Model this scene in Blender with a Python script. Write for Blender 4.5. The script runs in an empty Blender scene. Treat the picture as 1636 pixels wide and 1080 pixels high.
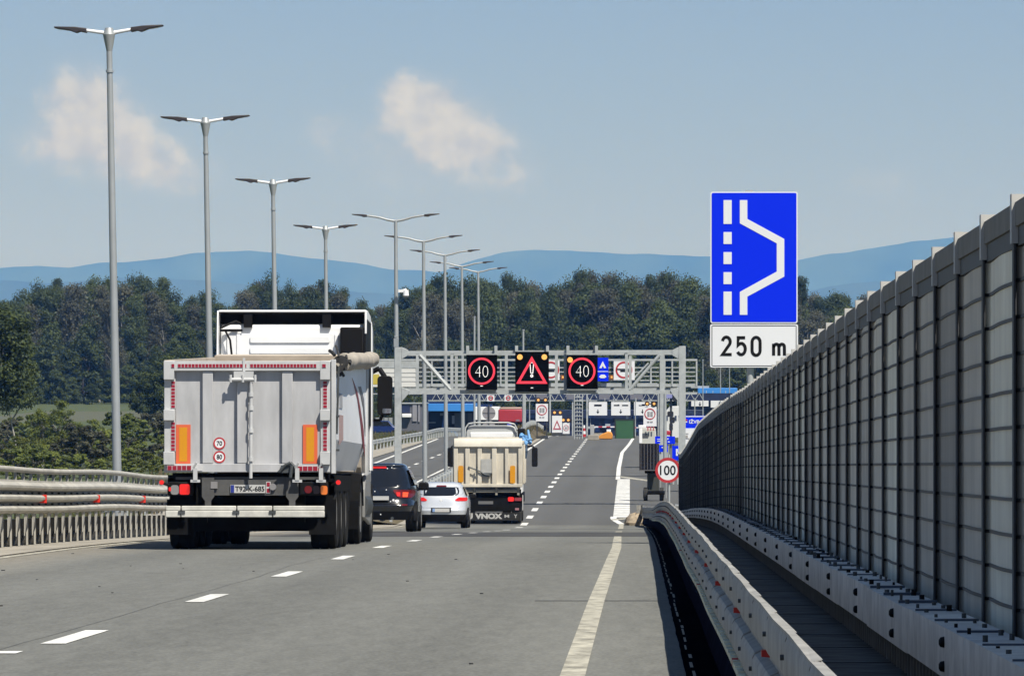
import bpy, math, random
from mathutils import Vector, Matrix, noise

rnd = random.Random(11)
sc = bpy.context.scene
COL = sc.collection
F, CX, HY, EYE = 9000.0, 1020.0, 600.0, 5.4      # focal length in photo pixels, vanishing point, horizon, eye height
HH = (1636 / 2 - CX, 1080 / 2 - HY)


def P(px, py, d):
    """the point of the place seen at photo pixel (px, py) at distance d"""
    return Vector(((px - CX) * d / F, d, EYE - (py - HY) * d / F))


# ---------------------------------------------------------------- road profile (bridge ramp running down to the plain)
KN = [(-60, 5.17), (0, 4.2), (60, 3.23), (85, 2.80), (110, 2.25), (142, 1.46), (165, .87), (186, .36), (205, .0), (216, -.03),
      (240, 0), (300, 0), (486, 0), (560, -.6), (640, -1.45), (732, -2.4), (900, -3.2), (1200, -3.2)]


def _pchip():
    n = len(KN)
    h = [KN[i + 1][0] - KN[i][0] for i in range(n - 1)]
    s = [(KN[i + 1][1] - KN[i][1]) / h[i] for i in range(n - 1)]
    m = [s[0]]
    for i in range(1, n - 1):
        if s[i - 1] * s[i] <= 0:
            m.append(0)
        else:
            w1, w2 = 2 * h[i] + h[i - 1], h[i] + 2 * h[i - 1]
            m.append((w1 + w2) / (w1 / s[i - 1] + w2 / s[i]))
    m.append(s[-1])
    return m


MS = _pchip()


def R(d):
    if d <= KN[0][0]:
        return KN[0][1]
    if d >= KN[-1][0]:
        return KN[-1][1]
    for i in range(len(KN) - 1):
        if d <= KN[i + 1][0]:
            break
    h = KN[i + 1][0] - KN[i][0]
    t = (d - KN[i][0]) / h
    return ((2 * t ** 3 - 3 * t * t + 1) * KN[i][1] + (t ** 3 - 2 * t * t + t) * h * MS[i]
            + (-2 * t ** 3 + 3 * t * t) * KN[i + 1][1] + (t ** 3 - t * t) * h * MS[i + 1])


def slope(d):
    return (R(d + 2) - R(d - 2)) / 4


def sstep(a, b, x):
    t = max(0., min(1., (x - a) / (b - a)))
    return t * t * (3 - 2 * t)


def lerp(a, b, t):
    return a + (b - a) * t


def interp(tab, x):
    if x <= tab[0][0]:
        return tab[0][1]
    for (a, va), (b, vb) in zip(tab, tab[1:]):
        if x <= b:
            return va + (vb - va) * (x - a) / (b - a)
    return tab[-1][1]


# ---------------------------------------------------------------- materials
MATS = {}


def lin(c):
    return tuple(((v / 255 + .055) / 1.055) ** 2.4 if v > 10 else v / 255 / 12.92 for v in c)


AK = .72                        # all paints and stones share one scale against the exposure


def M(name, col, rough=.6, metal=0., nz=0., scale=4., stretch=(1, 1, 1), bump=0., emit=None, estr=0., col2=None, detail=5., coat=0., spec=.5, bscale=None, attr=False):
    if name in MATS:
        return MATS[name]
    col = tuple(v * AK for v in col)
    col2 = tuple(v * AK for v in col2) if col2 else None
    m = bpy.data.materials.new(name)
    m.use_nodes = True
    nt = m.node_tree
    N, L = nt.nodes, nt.links
    b = N['Principled BSDF']
    b.inputs['Base Color'].default_value = (*col, 1)
    b.inputs['Roughness'].default_value = rough
    b.inputs['Metallic'].default_value = metal
    b.inputs['Specular IOR Level'].default_value = spec
    if coat:
        b.inputs['Coat Weight'].default_value = coat
        b.inputs['Coat Roughness'].default_value = .08
    if emit:
        b.inputs['Emission Color'].default_value = (*emit, 1)
        b.inputs['Emission Strength'].default_value = estr
    out = None
    if nz or col2 or bump:
        tc = N.new('ShaderNodeTexCoord')
        mp = N.new('ShaderNodeMapping')
        mp.inputs['Scale'].default_value = stretch
        L.new(tc.outputs['Object'], mp.inputs['Vector'])
        no = N.new('ShaderNodeTexNoise')
        no.inputs['Scale'].default_value = scale
        no.inputs['Detail'].default_value = detail
        no.inputs['Roughness'].default_value = .62
        L.new(mp.outputs['Vector'], no.inputs['Vector'])
        if nz or col2:
            mr = N.new('ShaderNodeMapRange')
            mr.inputs['From Min'].default_value = .3
            mr.inputs['From Max'].default_value = .7
            L.new(no.outputs['Fac'], mr.inputs['Value'])
            mx = N.new('ShaderNodeMix')
            mx.data_type = 'RGBA'
            c2 = col2 or tuple(min(1, v * (1 + nz)) for v in col)
            c1 = col if col2 else tuple(v * (1 - nz) for v in col)
            mx.inputs['A'].default_value = (*c1, 1)
            mx.inputs['B'].default_value = (*c2, 1)
            L.new(mr.outputs['Result'], mx.inputs['Factor'])
            out = mx.outputs['Result']
            L.new(out, b.inputs['Base Color'])
        if bump:
            bp = N.new('ShaderNodeBump')
            bp.inputs['Strength'].default_value = bump
            bp.inputs['Distance'].default_value = .02
            if bscale:
                n2 = N.new('ShaderNodeTexNoise')
                n2.inputs['Scale'].default_value = bscale
                L.new(mp.outputs['Vector'], n2.inputs['Vector'])
                L.new(n2.outputs['Fac'], bp.inputs['Height'])
            else:
                L.new(no.outputs['Fac'], bp.inputs['Height'])
            L.new(bp.outputs['Normal'], b.inputs['Normal'])
    MATS[name] = m
    return m


def leaf_mat(name, c1, c2, trans=.25):
    """leaves: tone from a per-leaf attribute and a per-tree random value"""
    m = bpy.data.materials.new(name)
    m.use_nodes = True
    nt = m.node_tree
    N, L = nt.nodes, nt.links
    b = N['Principled BSDF']
    b.inputs['Roughness'].default_value = .6
    b.inputs['Specular IOR Level'].default_value = .25
    at = N.new('ShaderNodeAttribute')
    at.attribute_name = 'tone'
    oi = N.new('ShaderNodeObjectInfo')
    ad = N.new('ShaderNodeMath')
    ad.operation = 'MULTIPLY_ADD'
    ad.inputs[1].default_value = .55
    L.new(oi.outputs['Random'], ad.inputs[0])
    s = N.new('ShaderNodeMath')
    s.operation = 'MULTIPLY'
    s.inputs[1].default_value = .55
    L.new(at.outputs['Fac'], s.inputs[0])
    L.new(s.outputs[0], ad.inputs[2])
    mx = N.new('ShaderNodeMix')
    mx.data_type = 'RGBA'
    mx.inputs['A'].default_value = (*c1, 1)
    mx.inputs['B'].default_value = (*c2, 1)
    L.new(ad.outputs[0], mx.inputs['Factor'])
    L.new(mx.outputs['Result'], b.inputs['Base Color'])
    tr = N.new('ShaderNodeBsdfTranslucent')
    L.new(mx.outputs['Result'], tr.inputs['Color'])
    ms = N.new('ShaderNodeMixShader')
    ms.inputs[0].default_value = trans
    L.new(b.outputs[0], ms.inputs[1])
    L.new(tr.outputs[0], ms.inputs[2])
    L.new(ms.outputs[0], N['Material Output'].inputs['Surface'])
    MATS[name] = m
    return m


galv = M('galvanised_steel', (.54, .57, .57), .5, .2, .16, 3.0)
galv_far = M('galvanised_pole', (.47, .50, .51), .5, .3, .1, 1.2)
galv_dark = M('dark_steel', (.09, .10, .105), .55, .3, .3, 3.)
black = M('black_plastic', (.008, .008, .009), .6, spec=.15)
road_white2 = M('fresh_marking_paint', (.86, .86, .82), .85, nz=.25, scale=3, stretch=(1, .3, 1))
rubber = M('tyre_rubber', (.014, .014, .014), .9, nz=.4, scale=6, spec=.2)
rubber_dusty = M('dusty_tyre', (.035, .034, .032), .9, nz=.5, scale=5)
white_paint = M('white_paint', (1.05, 1.06, 1.06), .35, nz=.04, scale=1.5)
sign_white = M('sign_white', (.92, .94, .97), .5, spec=.2)
sign_blue = M('sign_blue', (.0, .028, .98), .5, spec=.15)
sign_black = M('sign_black', (.010, .010, .012), .6, spec=.15)
sign_red = M('sign_red', (.55, .035, .04), .45)
road_white = M('road_marking_paint', (.47, .45, .37), .85, nz=.5, scale=7, stretch=(1, .3, 1))


# ---------------------------------------------------------------- mesh builder
class MB:
    def __init__(s, mat=None):
        s.v, s.f, s.mi, s.mats, s.default = [], [], [], [], mat

    def m(s, mat):
        mat = mat or s.default
        if mat not in s.mats:
            s.mats.append(mat)
        return s.mats.index(mat)

    def add(s, vs, fs, mat=None):
        o = len(s.v)
        k = s.m(mat)
        s.v += [tuple(p) for p in vs]
        for f in fs:
            s.f.append([i + o for i in f])
            s.mi.append(k)

    def box(s, x0, x1, y0, y1, z0, z1, mat=None):
        s.add([(x0, y0, z0), (x1, y0, z0), (x1, y1, z0), (x0, y1, z0), (x0, y0, z1), (x1, y0, z1), (x1, y1, z1), (x0, y1, z1)],
              [(0, 3, 2, 1), (4, 5, 6, 7), (0, 1, 5, 4), (1, 2, 6, 5), (2, 3, 7, 6), (3, 0, 4, 7)], mat)

    def hexa(s, p, mat=None):
        """eight corners in the order of box()"""
        s.add(p, [(0, 3, 2, 1), (4, 5, 6, 7), (0, 1, 5, 4), (1, 2, 6, 5), (2, 3, 7, 6), (3, 0, 4, 7)], mat)

    def prism(s, pts, a0, a1, axis='y', mat=None):
        """closed outline extruded along an axis; pts are (x,z) for y, (y,z) for x, (x,y) for z"""
        n = len(pts)
        mk = {'y': lambda p, a: (p[0], a, p[1]), 'x': lambda p, a: (a, p[0], p[1]), 'z': lambda p, a: (p[0], p[1], a)}[axis]
        vs = [mk(p, a0) for p in pts] + [mk(p, a1) for p in pts]
        fs = [tuple(range(n))[::-1], tuple(range(n, 2 * n))] + [(i, (i + 1) % n, n + (i + 1) % n, n + i) for i in range(n)]
        ar = sum(pts[i][0] * pts[(i + 1) % n][1] - pts[(i + 1) % n][0] * pts[i][1] for i in range(n))
        flip = (ar < 0) != (axis == 'y')
        if flip:
            fs = [f[::-1] for f in fs]
        s.add(vs, fs, mat)

    def tube(s, p0, p1, r0, r1=None, n=10, mat=None, cap=True):
        p0, p1 = Vector(p0), Vector(p1)
        r1 = r0 if r1 is None else r1
        d = (p1 - p0).normalized()
        u = d.cross(Vector((0, 0, 1)) if abs(d.z) < .9 else Vector((1, 0, 0))).normalized()
        w = d.cross(u)
        vs = []
        for p, r in ((p0, r0), (p1, r1)):
            for i in range(n):
                a = 2 * math.pi * i / n
                vs.append(p + u * (r * math.cos(a)) + w * (r * math.sin(a)))
        fs = [(i, (i + 1) % n, n + (i + 1) % n, n + i) for i in range(n)]
        if cap:
            fs += [tuple(range(n))[::-1], tuple(range(n, 2 * n))]
        s.add(vs, fs, mat)

    def path(s, pts, r, n=8, mat=None):
        for i in range(len(pts) - 1):
            ra = r[i] if isinstance(r, (list, tuple)) else r
            rb = r[i + 1] if isinstance(r, (list, tuple)) else r
            s.tube(pts[i], pts[i + 1], ra, rb, n, mat)

    def sweep(s, prof, pts, mat=None, closed=True, caps=True):
        """a profile of (x,z) offsets carried along a path that runs mainly along y"""
        n, k = len(prof), len(pts)
        vs = [(p[0] + q[0], p[1], p[2] + q[1]) for p in pts for q in prof]
        fs = []
        e = n if closed else n - 1
        for i in range(k - 1):
            for j in range(e):
                a, b = i * n + j, i * n + (j + 1) % n
                fs.append((a, b, b + n, a + n))
        if closed and caps:
            fs += [tuple(range(n))[::-1], tuple(range((k - 1) * n, k * n))]
        s.add(vs, fs, mat)

    def grid(s, rows, mat=None, flip=False):
        n, k = len(rows[0]), len(rows)
        vs = [p for r in rows for p in r]
        fs = [(i * n + j, i * n + j + 1, (i + 1) * n + j + 1, (i + 1) * n + j) for i in range(k - 1) for j in range(n - 1)]
        if flip:
            fs = [f[::-1] for f in fs]
        s.add(vs, fs, mat)

    def disc(s, c, r, y, n=24, mat=None, r_in=0., depth=.01):
        """disc or ring facing -y, centre (x,z)"""
        o = [(c[0] + r * math.cos(2 * math.pi * i / n), c[1] + r * math.sin(2 * math.pi * i / n)) for i in range(n)]
        if not r_in:
            s.prism(o, y, y + depth, 'y', mat)
            return
        q = [(c[0] + r_in * math.cos(2 * math.pi * i / n), c[1] + r_in * math.sin(2 * math.pi * i / n)) for i in range(n)]
        vs = [(a, y, b) for a, b in o] + [(a, y, b) for a, b in q] + [(a, y + depth, b) for a, b in o] + [(a, y + depth, b) for a, b in q]
        fs = []
        for i in range(n):
            j = (i + 1) % n
            fs += [(i, j, n + j, n + i), (2 * n + j, 2 * n + i, 3 * n + i, 3 * n + j), (j, i, 2 * n + i, 2 * n + j), (n + i, n + j, 3 * n + j, 3 * n + i)]
        s.add(vs, fs, mat)

    def build(s, name, parent=None, base=None, bevel=0., smooth=35., subsurf=0, seg=2):
        me = bpy.data.meshes.new(name)
        v = s.v
        if base is not None:
            v = [(p[0] - base[0], p[1] - base[1], p[2] - base[2]) for p in v]
        me.from_pydata(v, [], s.f)
        for mt in s.mats:
            me.materials.append(mt)
        if len(s.mats) > 1:
            me.polygons.foreach_set('material_index', s.mi)
        me.validate()
        if smooth:
            me.polygons.foreach_set('use_smooth', [True] * len(me.polygons))
            me.set_sharp_from_angle(angle=math.radians(smooth))
        me.update()
        o = bpy.data.objects.new(name, me)
        COL.objects.link(o)
        if parent:
            o.parent = parent
        if bevel:
            b = o.modifiers.new('edge', 'BEVEL')
            b.width = bevel
            b.segments = seg
            b.limit_method = 'ANGLE'
            b.angle_limit = math.radians(40)
        if subsurf:
            ss = o.modifiers.new('smooth', 'SUBSURF')
            ss.levels = ss.render_levels = subsurf
        return o


def thing(name, label, cat, loc=(0, 0, 0), rot=(0, 0, 0), group=None):
    o = bpy.data.objects.new(name, None)
    COL.objects.link(o)
    o.empty_display_size = .3
    o.location, o.rotation_euler = loc, rot
    o['label'], o['category'] = label, cat
    if group:
        o['group'] = group
    return o


def tag(o, label, cat, group=None, kind=None):
    o['label'], o['category'] = label, cat
    if group:
        o['group'] = group
    if kind:
        o['kind'] = kind
    return o


def struct(o, label=None, cat=None, kind='structure'):
    o['kind'] = kind
    if label:
        o['label'], o['category'] = label, cat
    return o


def dup(root, loc, rot=None, label=None, scale=None, group=None):
    r = root.copy()
    COL.objects.link(r)
    r.location = loc
    if rot is not None:
        r.rotation_euler = rot
    if scale:
        r.scale = scale
    if label:
        r['label'] = label
    if group:
        r['group'] = group
    for ch in list(root.children):
        c = ch.copy()
        COL.objects.link(c)
        c.parent = r
        for g in list(ch.children):
            e = g.copy()
            COL.objects.link(e)
            e.parent = c
    return r


_dg_dirty = [True]


def text(s, centre, h, mat, parent=None, width=None, name='lettering', bold=.0, depth=.006, face='-y', base=None):
    """raised lettering, cap height h (and width if given), centre (x,y,z) of its back plane, read from -y (or +x)"""
    cu = bpy.data.curves.new(name, 'FONT')
    cu.body = s
    cu.extrude = .001
    cu.offset = bold
    cu.resolution_u = 4
    o = bpy.data.objects.new(name, cu)
    COL.objects.link(o)
    dg = bpy.context.evaluated_depsgraph_get()
    me = bpy.data.meshes.new_from_object(o.evaluated_get(dg))
    COL.objects.unlink(o)
    bpy.data.objects.remove(o)
    bpy.data.curves.remove(cu)
    xs = [v.co.x for v in me.vertices]
    ys = [v.co.y for v in me.vertices]
    x0, x1, y0, y1 = min(xs), max(xs), min(ys), max(ys)
    ky = h / (y1 - y0)
    kx = (width / (x1 - x0)) if width else ky
    b = base or (0, 0, 0)
    for v in me.vertices:
        a, c = (v.co.x - (x0 + x1) / 2) * kx, (v.co.y - (y0 + y1) / 2) * ky
        t = depth * (.5 + v.co.z / .002)
        if face == '-y':
            v.co = (centre[0] + a - b[0], centre[1] - t - b[1], centre[2] + c - b[2])
        else:
            v.co = (centre[0] + t - b[0], centre[1] + a - b[1], centre[2] + c - b[2])
    me.materials.clear()
    me.materials.append(mat)
    ob = bpy.data.objects.new(name, me)
    COL.objects.link(ob)
    if parent:
        ob.parent = parent
    return ob


def ngon(c, r, n, a0=0):
    return [(c[0] + r * math.cos(a0 + 2 * math.pi * i / n), c[1] + r * math.sin(a0 + 2 * math.pi * i / n)) for i in range(n)]


def rrect(x0, x1, z0, z1, r, n=4):
    pts = []
    for cx, cz, a in ((x1 - r, z1 - r, 0), (x0 + r, z1 - r, 90), (x0 + r, z0 + r, 180), (x1 - r, z0 + r, 270)):
        for i in range(n + 1):
            t = math.radians(a + 90 * i / n)
            pts.append((cx + r * math.cos(t), cz + r * math.sin(t)))
    return pts
# ================================================================ camera, sky, sun
cam = bpy.data.cameras.new('camera')
cam.sensor_width = 36
cam.lens = F / 1636 * 36
cam.shift_x = HH[0] / 1636
cam.shift_y = -(HH[1]) / 1636
cam.clip_start, cam.clip_end = .5, 60000
co = bpy.data.objects.new('camera', cam)
COL.objects.link(co)
co.location = (0, 0, EYE)
co.rotation_euler = (math.radians(90), 0, 0)
sc.camera = co

SUN_EL, SUN_AZ = 55, 145        # azimuth clockwise from straight ahead: behind the camera's right shoulder
sv = Vector((math.sin(math.radians(SUN_AZ)) * math.cos(math.radians(SUN_EL)), math.cos(math.radians(SUN_AZ)) * math.cos(math.radians(SUN_EL)), math.sin(math.radians(SUN_EL))))
sl = bpy.data.lights.new('sun', 'SUN')
sl.energy = 4.9
sl.angle = math.radians(.5)
sl.color = (1, .955, .88)
so = bpy.data.objects.new('sun', sl)
COL.objects.link(so)
so.rotation_euler = sv.to_track_quat('Z', 'Y').to_euler()

w = bpy.data.worlds.new('World')
sc.world = w
w.use_nodes = True
N, L = w.node_tree.nodes, w.node_tree.links
bg = N['Background']
sky = N.new('ShaderNodeTexSky')
sky.sky_type = 'NISHITA'
sky.sun_disc = False
sky.sun_elevation = math.radians(SUN_EL)
sky.sun_rotation = math.radians(SUN_AZ)
sky.air_density, sky.dust_density, sky.ozone_density = 1.0, .25, 3.0
bg.inputs['Strength'].default_value = .05


def mth(op, a=None, b=None, c=None):
    n = N.new('ShaderNodeMath')
    n.operation = op
    for i, v in enumerate((a, b, c)):
        if v is None:
            continue
        if isinstance(v, (int, float)):
            n.inputs[i].default_value = v
        else:
            L.new(v, n.inputs[i])
    return n.outputs[0]


# clouds: soft banks at their own bearings in the sky dome
tc = N.new('ShaderNodeTexCoord')
sp = N.new('ShaderNodeSeparateXYZ')
L.new(tc.outputs['Generated'], sp.inputs[0])
hx = mth('DIVIDE', sp.outputs[0], mth('MAXIMUM', sp.outputs[1], .02))
hz = mth('DIVIDE', sp.outputs[2], mth('MAXIMUM', sp.outputs[1], .02))
cb = N.new('ShaderNodeCombineXYZ')
L.new(hx, cb.inputs[0])
L.new(hz, cb.inputs[1])
n1 = N.new('ShaderNodeTexNoise')
n1.inputs['Scale'].default_value = 150
n1.inputs['Detail'].default_value = 8
n1.inputs['Roughness'].default_value = .58
L.new(cb.outputs[0], n1.inputs['Vector'])
n2 = N.new('ShaderNodeTexNoise')
n2.inputs['Scale'].default_value = 24
n2.inputs['Detail'].default_value = 4
L.new(cb.outputs[0], n2.inputs['Vector'])
BANKS = [(128, 165, 62, 62, .95), (150, 215, 80, 60, .8), (230, 255, 90, 45, .7), (290, 285, 70, 30, .45), (60, 230, 70, 40, .4),
         (655, 150, 50, 40, .95), (705, 190, 60, 45, .85), (770, 240, 70, 45, .6), (650, 245, 110, 60, .42), (830, 290, 60, 40, .35), (520, 200, 60, 45, .28), (1410, 290, 60, 28, .3)]
tot = None
for px, py, rx, ry, k in BANKS:
    a = mth('MULTIPLY', mth('SUBTRACT', hx, (px - CX) / F), F / rx)
    b = mth('MULTIPLY', mth('SUBTRACT', hz, (HY - py) / F), F / ry)
    r2 = mth('ADD', mth('MULTIPLY', a, a), mth('MULTIPLY', b, b))
    g = mth('MULTIPLY', mth('POWER', 2.718, mth('MULTIPLY', r2, -.85)), k)
    tot = g if tot is None else mth('ADD', tot, g)
fine = mth('MULTIPLY', mth('SUBTRACT', n1.outputs['Fac'], .5), 2.5)
soft = mth('MULTIPLY', mth('SUBTRACT', n2.outputs['Fac'], .5), 1.3)
dens = mth('ADD', tot, mth('MULTIPLY', mth('ADD', fine, soft), mth('MINIMUM', mth('MULTIPLY', tot, 2.), 1.)))
mr = N.new('ShaderNodeMapRange')
mr.interpolation_type = 'SMOOTHSTEP'
mr.inputs['From Min'].default_value = .30
mr.inputs['From Max'].default_value = .95
L.new(dens, mr.inputs['Value'])
halo = N.new('ShaderNodeMapRange')
halo.interpolation_type = 'SMOOTHSTEP'
halo.inputs['From Min'].default_value = .05
halo.inputs['From Max'].default_value = 1.1
L.new(mth('ADD', tot, soft), halo.inputs['Value'])
mx = N.new('ShaderNodeMix')
mx.data_type = 'RGBA'
L.new(mth('MINIMUM', mth('ADD', mth('MULTIPLY', mth('MULTIPLY', mr.outputs['Result'], mth('ADD', n1.outputs['Fac'], .5)), .52), mth('MULTIPLY', halo.outputs['Result'], .40)), .95), mx.inputs['Factor'])
CLOUD_COL = (9.4, 9.1, 8.3, 1)
# lit and shaded sides: compare the cloud's density with that a little towards the sun
off = N.new('ShaderNodeVectorMath')
off.operation = 'ADD'
off.inputs[1].default_value = (.0022, .0026, 0)
L.new(cb.outputs[0], off.inputs[0])
n1b = N.new('ShaderNodeTexNoise')
for k_ in ('Scale', 'Detail', 'Roughness'):
    n1b.inputs[k_].default_value = n1.inputs[k_].default_value
L.new(off.outputs[0], n1b.inputs['Vector'])
lit = N.new('ShaderNodeMapRange')
lit.inputs['From Min'].default_value = -.16
lit.inputs['From Max'].default_value = .16
L.new(mth('SUBTRACT', n1.outputs['Fac'], n1b.outputs['Fac']), lit.inputs['Value'])
cc = N.new('ShaderNodeMix')
cc.data_type = 'RGBA'
cc.inputs['A'].default_value = (7.7, 7.6, 7.6, 1)
cc.inputs['B'].default_value = (9.9, 9.75, 9.2, 1)
L.new(lit.outputs['Result'], cc.inputs['Factor'])
L.new(cc.outputs['Result'], mx.inputs['B'])
tint = N.new('ShaderNodeMix')
tint.data_type = 'RGBA'
tint.blend_type = 'MULTIPLY'
tint.inputs['Factor'].default_value = 1
zen = N.new('ShaderNodeMapRange')
zen.interpolation_type = 'SMOOTHSTEP'
zen.inputs['From Min'].default_value = .10
zen.inputs['From Max'].default_value = .45
L.new(sp.outputs[2], zen.inputs['Value'])
tcol = N.new('ShaderNodeMix')
tcol.data_type = 'RGBA'
tcol.inputs['A'].default_value = (.83, .86, 1.14, 1)
tcol.inputs['B'].default_value = (1.05, 1.04, 1.03, 1)
L.new(zen.outputs['Result'], tcol.inputs['Factor'])
L.new(tcol.outputs['Result'], tint.inputs['B'])
L.new(sky.outputs[0], tint.inputs['A'])
L.new(tint.outputs['Result'], mx.inputs['A'])
L.new(mx.outputs['Result'], bg.inputs['Color'])

sc.view_settings.view_transform = 'Standard'
sc.view_settings.look = 'None'
sc.view_settings.gamma = 1
sc.view_settings.exposure = .5
sc.cycles.max_bounces = 6
sc.cycles.diffuse_bounces = 3
sc.cycles.transparent_max_bounces = 6
sc.cycles.volume_bounces = 0

# ================================================================ ground, hills, haze


def field(x, y):
    return lerp(-1.0, .6, sstep(420, 1000, y)) + .12 * noise.noise((x * .03, y * .01, 0))


def ground_z(x, y):
    wv = sstep(13, 34, abs(x + 8))
    if y < 200:
        c = -1.3
    else:
        c = lerp(-1.3, R(y) - .14, sstep(200, 216, y))
    return lerp(c, field(x, y) if y < 1500 else .6, wv if y < 1000 else 1 - (1 - wv) * (1 - sstep(1000, 1100, y)))


xs = [-9000, -5000, -2500, -1200, -700, -450, -320, -240, -180, -140, -110, -90, -75, -62, -52, -44, -38, -33, -29, -26, -23.5, -21, -19, -17, -14, -10, -6, -2, 2, 5, 7.5, 10,
      13, 17, 22, 28, 36, 46, 60, 80, 110, 160, 240, 400, 700, 1200, 2500, 5000, 9000]
ys = [-300, -100, 0, 60, 120, 170, 196, 201, 206, 211, 217] + list(range(225, 560, 8)) + list(range(560, 1100, 15)) + [1150, 1250, 1400, 1700, 2200, 3000, 4200, 6000, 9000, 14000, 20000, 27000]
gm = bpy.data.materials.new('meadow')
gm.use_nodes = True
gn, gl = gm.node_tree.nodes, gm.node_tree.links
gb = gn['Principled BSDF']
gb.inputs['Roughness'].default_value = .95
gtc = gn.new('ShaderNodeTexCoord')
gno = gn.new('ShaderNodeTexNoise')
gno.inputs['Scale'].default_value = .35
gno.inputs['Detail'].default_value = 9
gno.inputs['Roughness'].default_value = .75
gl.new(gtc.outputs['Object'], gno.inputs['Vector'])
gr = gn.new('ShaderNodeValToRGB')
gr.color_ramp.elements[0].position, gr.color_ramp.elements[0].color = .3, (.030, .046, .012, 1)
gr.color_ramp.elements[1].position, gr.color_ramp.elements[1].color = .72, (.080, .098, .028, 1)
gl.new(gno.outputs['Fac'], gr.inputs['Fac'])
# the ploughed strip across the meadow
gs = gn.new('ShaderNodeSeparateXYZ')
gl.new(gtc.outputs['Object'], gs.inputs[0])
gn3 = gn.new('ShaderNodeTexNoise')
gn3.inputs['Scale'].default_value = .02
gl.new(gtc.outputs['Object'], gn3.inputs['Vector'])


def gmath(op, a, b):
    n = gn.new('ShaderNodeMath')
    n.operation = op
    for i, v in enumerate((a, b)):
        if isinstance(v, (int, float)):
            n.inputs[i].default_value = v
        else:
            gl.new(v, n.inputs[i])
    return n.outputs[0]


yy = gmath('ADD', gs.outputs[1], gmath('MULTIPLY', gn3.outputs['Fac'], 60))
band = gmath('MULTIPLY', gmath('GREATER_THAN', yy, 730), gmath('LESS_THAN', yy, 845))
band = gmath('MULTIPLY', band, gmath('GREATER_THAN', gs.outputs[0], -86))
gmx = gn.new('ShaderNodeMix')
gmx.data_type = 'RGBA'
gl.new(band, gmx.inputs['Factor'])
gl.new(gr.outputs['Color'], gmx.inputs['A'])
gmx.inputs['B'].default_value = (.075, .080, .045, 1)
gl.new(gmx.outputs['Result'], gb.inputs['Base Color'])
mb = MB(gm)
mb.grid([[(x, y, ground_z(x, y)) for x in xs] for y in ys])
struct(mb.build('ground', smooth=80), 'green meadow and field beside the motorway', 'meadow')

# hills
hill_m = M('wooded_hillside', (.002, .008, .004), .95, scale=.0026, detail=15, stretch=(1, .14, 1), col2=(.075, .11, .06))
CREST = [(-400, 440), (0, 428), (60, 424), (110, 428), (160, 420), (200, 417), (260, 411), (310, 405), (345, 402), (395, 401), (440, 404), (500, 414), (560, 422), (610, 429), (650, 431), (700, 432),
         (750, 417), (800, 403), (855, 399), (910, 401), (960, 405), (1010, 409), (1060, 411), (1130, 414), (1230, 419), (1275, 416), (1320, 405), (1390, 396), (1450, 387), (1510, 379), (1600, 372), (1800, 380), (2100, 400)]
FRONT = [(-400, 455), (0, 447), (80, 452), (150, 447), (230, 438), (300, 444), (380, 452), (500, 462), (700, 478), (820, 470), (950, 478), (1100, 480), (1250, 478), (1330, 455), (1500, 440), (1700, 430), (2100, 450)]
DH, DF = 22000., 17500.
cols = [(-700 + i * 9) for i in range(int(2900 / 9))]


def hill_sheet(name, tab, D, depth, seed, amp):
    rows = []
    for k in range(9):
        t = k / 8                                  # 0 foot (near) .. 1 crest .. back slope
        r = []
        for px in cols:
            x = (px - CX) * D / F
            top = (HY - interp(tab, px)) * D / F + EYE
            top += amp * noise.fractal((x * .0016, seed, 0), 1, 2, 5)
            top += amp * .35 * noise.noise((x * .011, seed + 4, 0))
            if k < 7:
                s = k / 6
                y = D - depth * (1 - s)
                z = top * (s ** 1.35) * (1 + .2 * (1 - s) * s * 4 * noise.fractal((x * .0006 + 7, s * 2.2, seed), 1, 2, 4))
            else:
                y = D + depth * (k - 6) * .5
                z = top * (1 - .45 * (k - 6))
            r.append((x, y, max(z, -2 if k == 0 else -3)))
        rows.append(r)
    m_ = MB(hill_m)
    m_.grid(rows)
    return m_.build(name, smooth=80)


struct(hill_sheet('hills', CREST, DH, 3600, 1.3, 12), 'long blue wooded ridge along the horizon', 'hills')
struct(hill_sheet('foothills', FRONT, DF, 3000, 5.1, 12), 'lower wooded hills before the ridge', 'hills')

hz_m = bpy.data.materials.new('haze_air')
hz_m.use_nodes = True
hn, hl = hz_m.node_tree.nodes, hz_m.node_tree.links
hn.remove(hn['Principled BSDF'])
pv = hn.new('ShaderNodeVolumePrincipled')
pv.inputs['Color'].default_value = (.125, .38, 1.0, 1)
pv.inputs['Absorption Color'].default_value = (1, 1, 1, 1)
pv.inputs['Density'].default_value = 7.7e-5
pv.inputs['Anisotropy'].default_value = 0.0
hl.new(pv.outputs[0], hn['Material Output'].inputs['Volume'])
mb = MB(hz_m)
mb.box(-9500, 9500, -400, 27500, -5.5, 640)
struct(mb.build('haze', smooth=0), 'thin blue summer haze in the air', 'haze', 'stuff')
# ================================================================ roads


def ribbon(mbd, x0, x1, d0, d1, dz, mat=None, step=1.5, nx=1):
    """a sheet following the road profile; x0/x1 may be functions of d"""
    n = max(1, int(math.ceil((d1 - d0) / step)))
    fa = x0 if callable(x0) else (lambda d: x0)
    fb = x1 if callable(x1) else (lambda d: x1)
    rows = []
    for i in range(n + 1):
        d = d0 + (d1 - d0) * i / n
        rows.append([(lerp(fa(d), fb(d), j / nx), d, R(d) + dz) for j in range(nx + 1)])
    mbd.grid(rows, mat)


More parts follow.
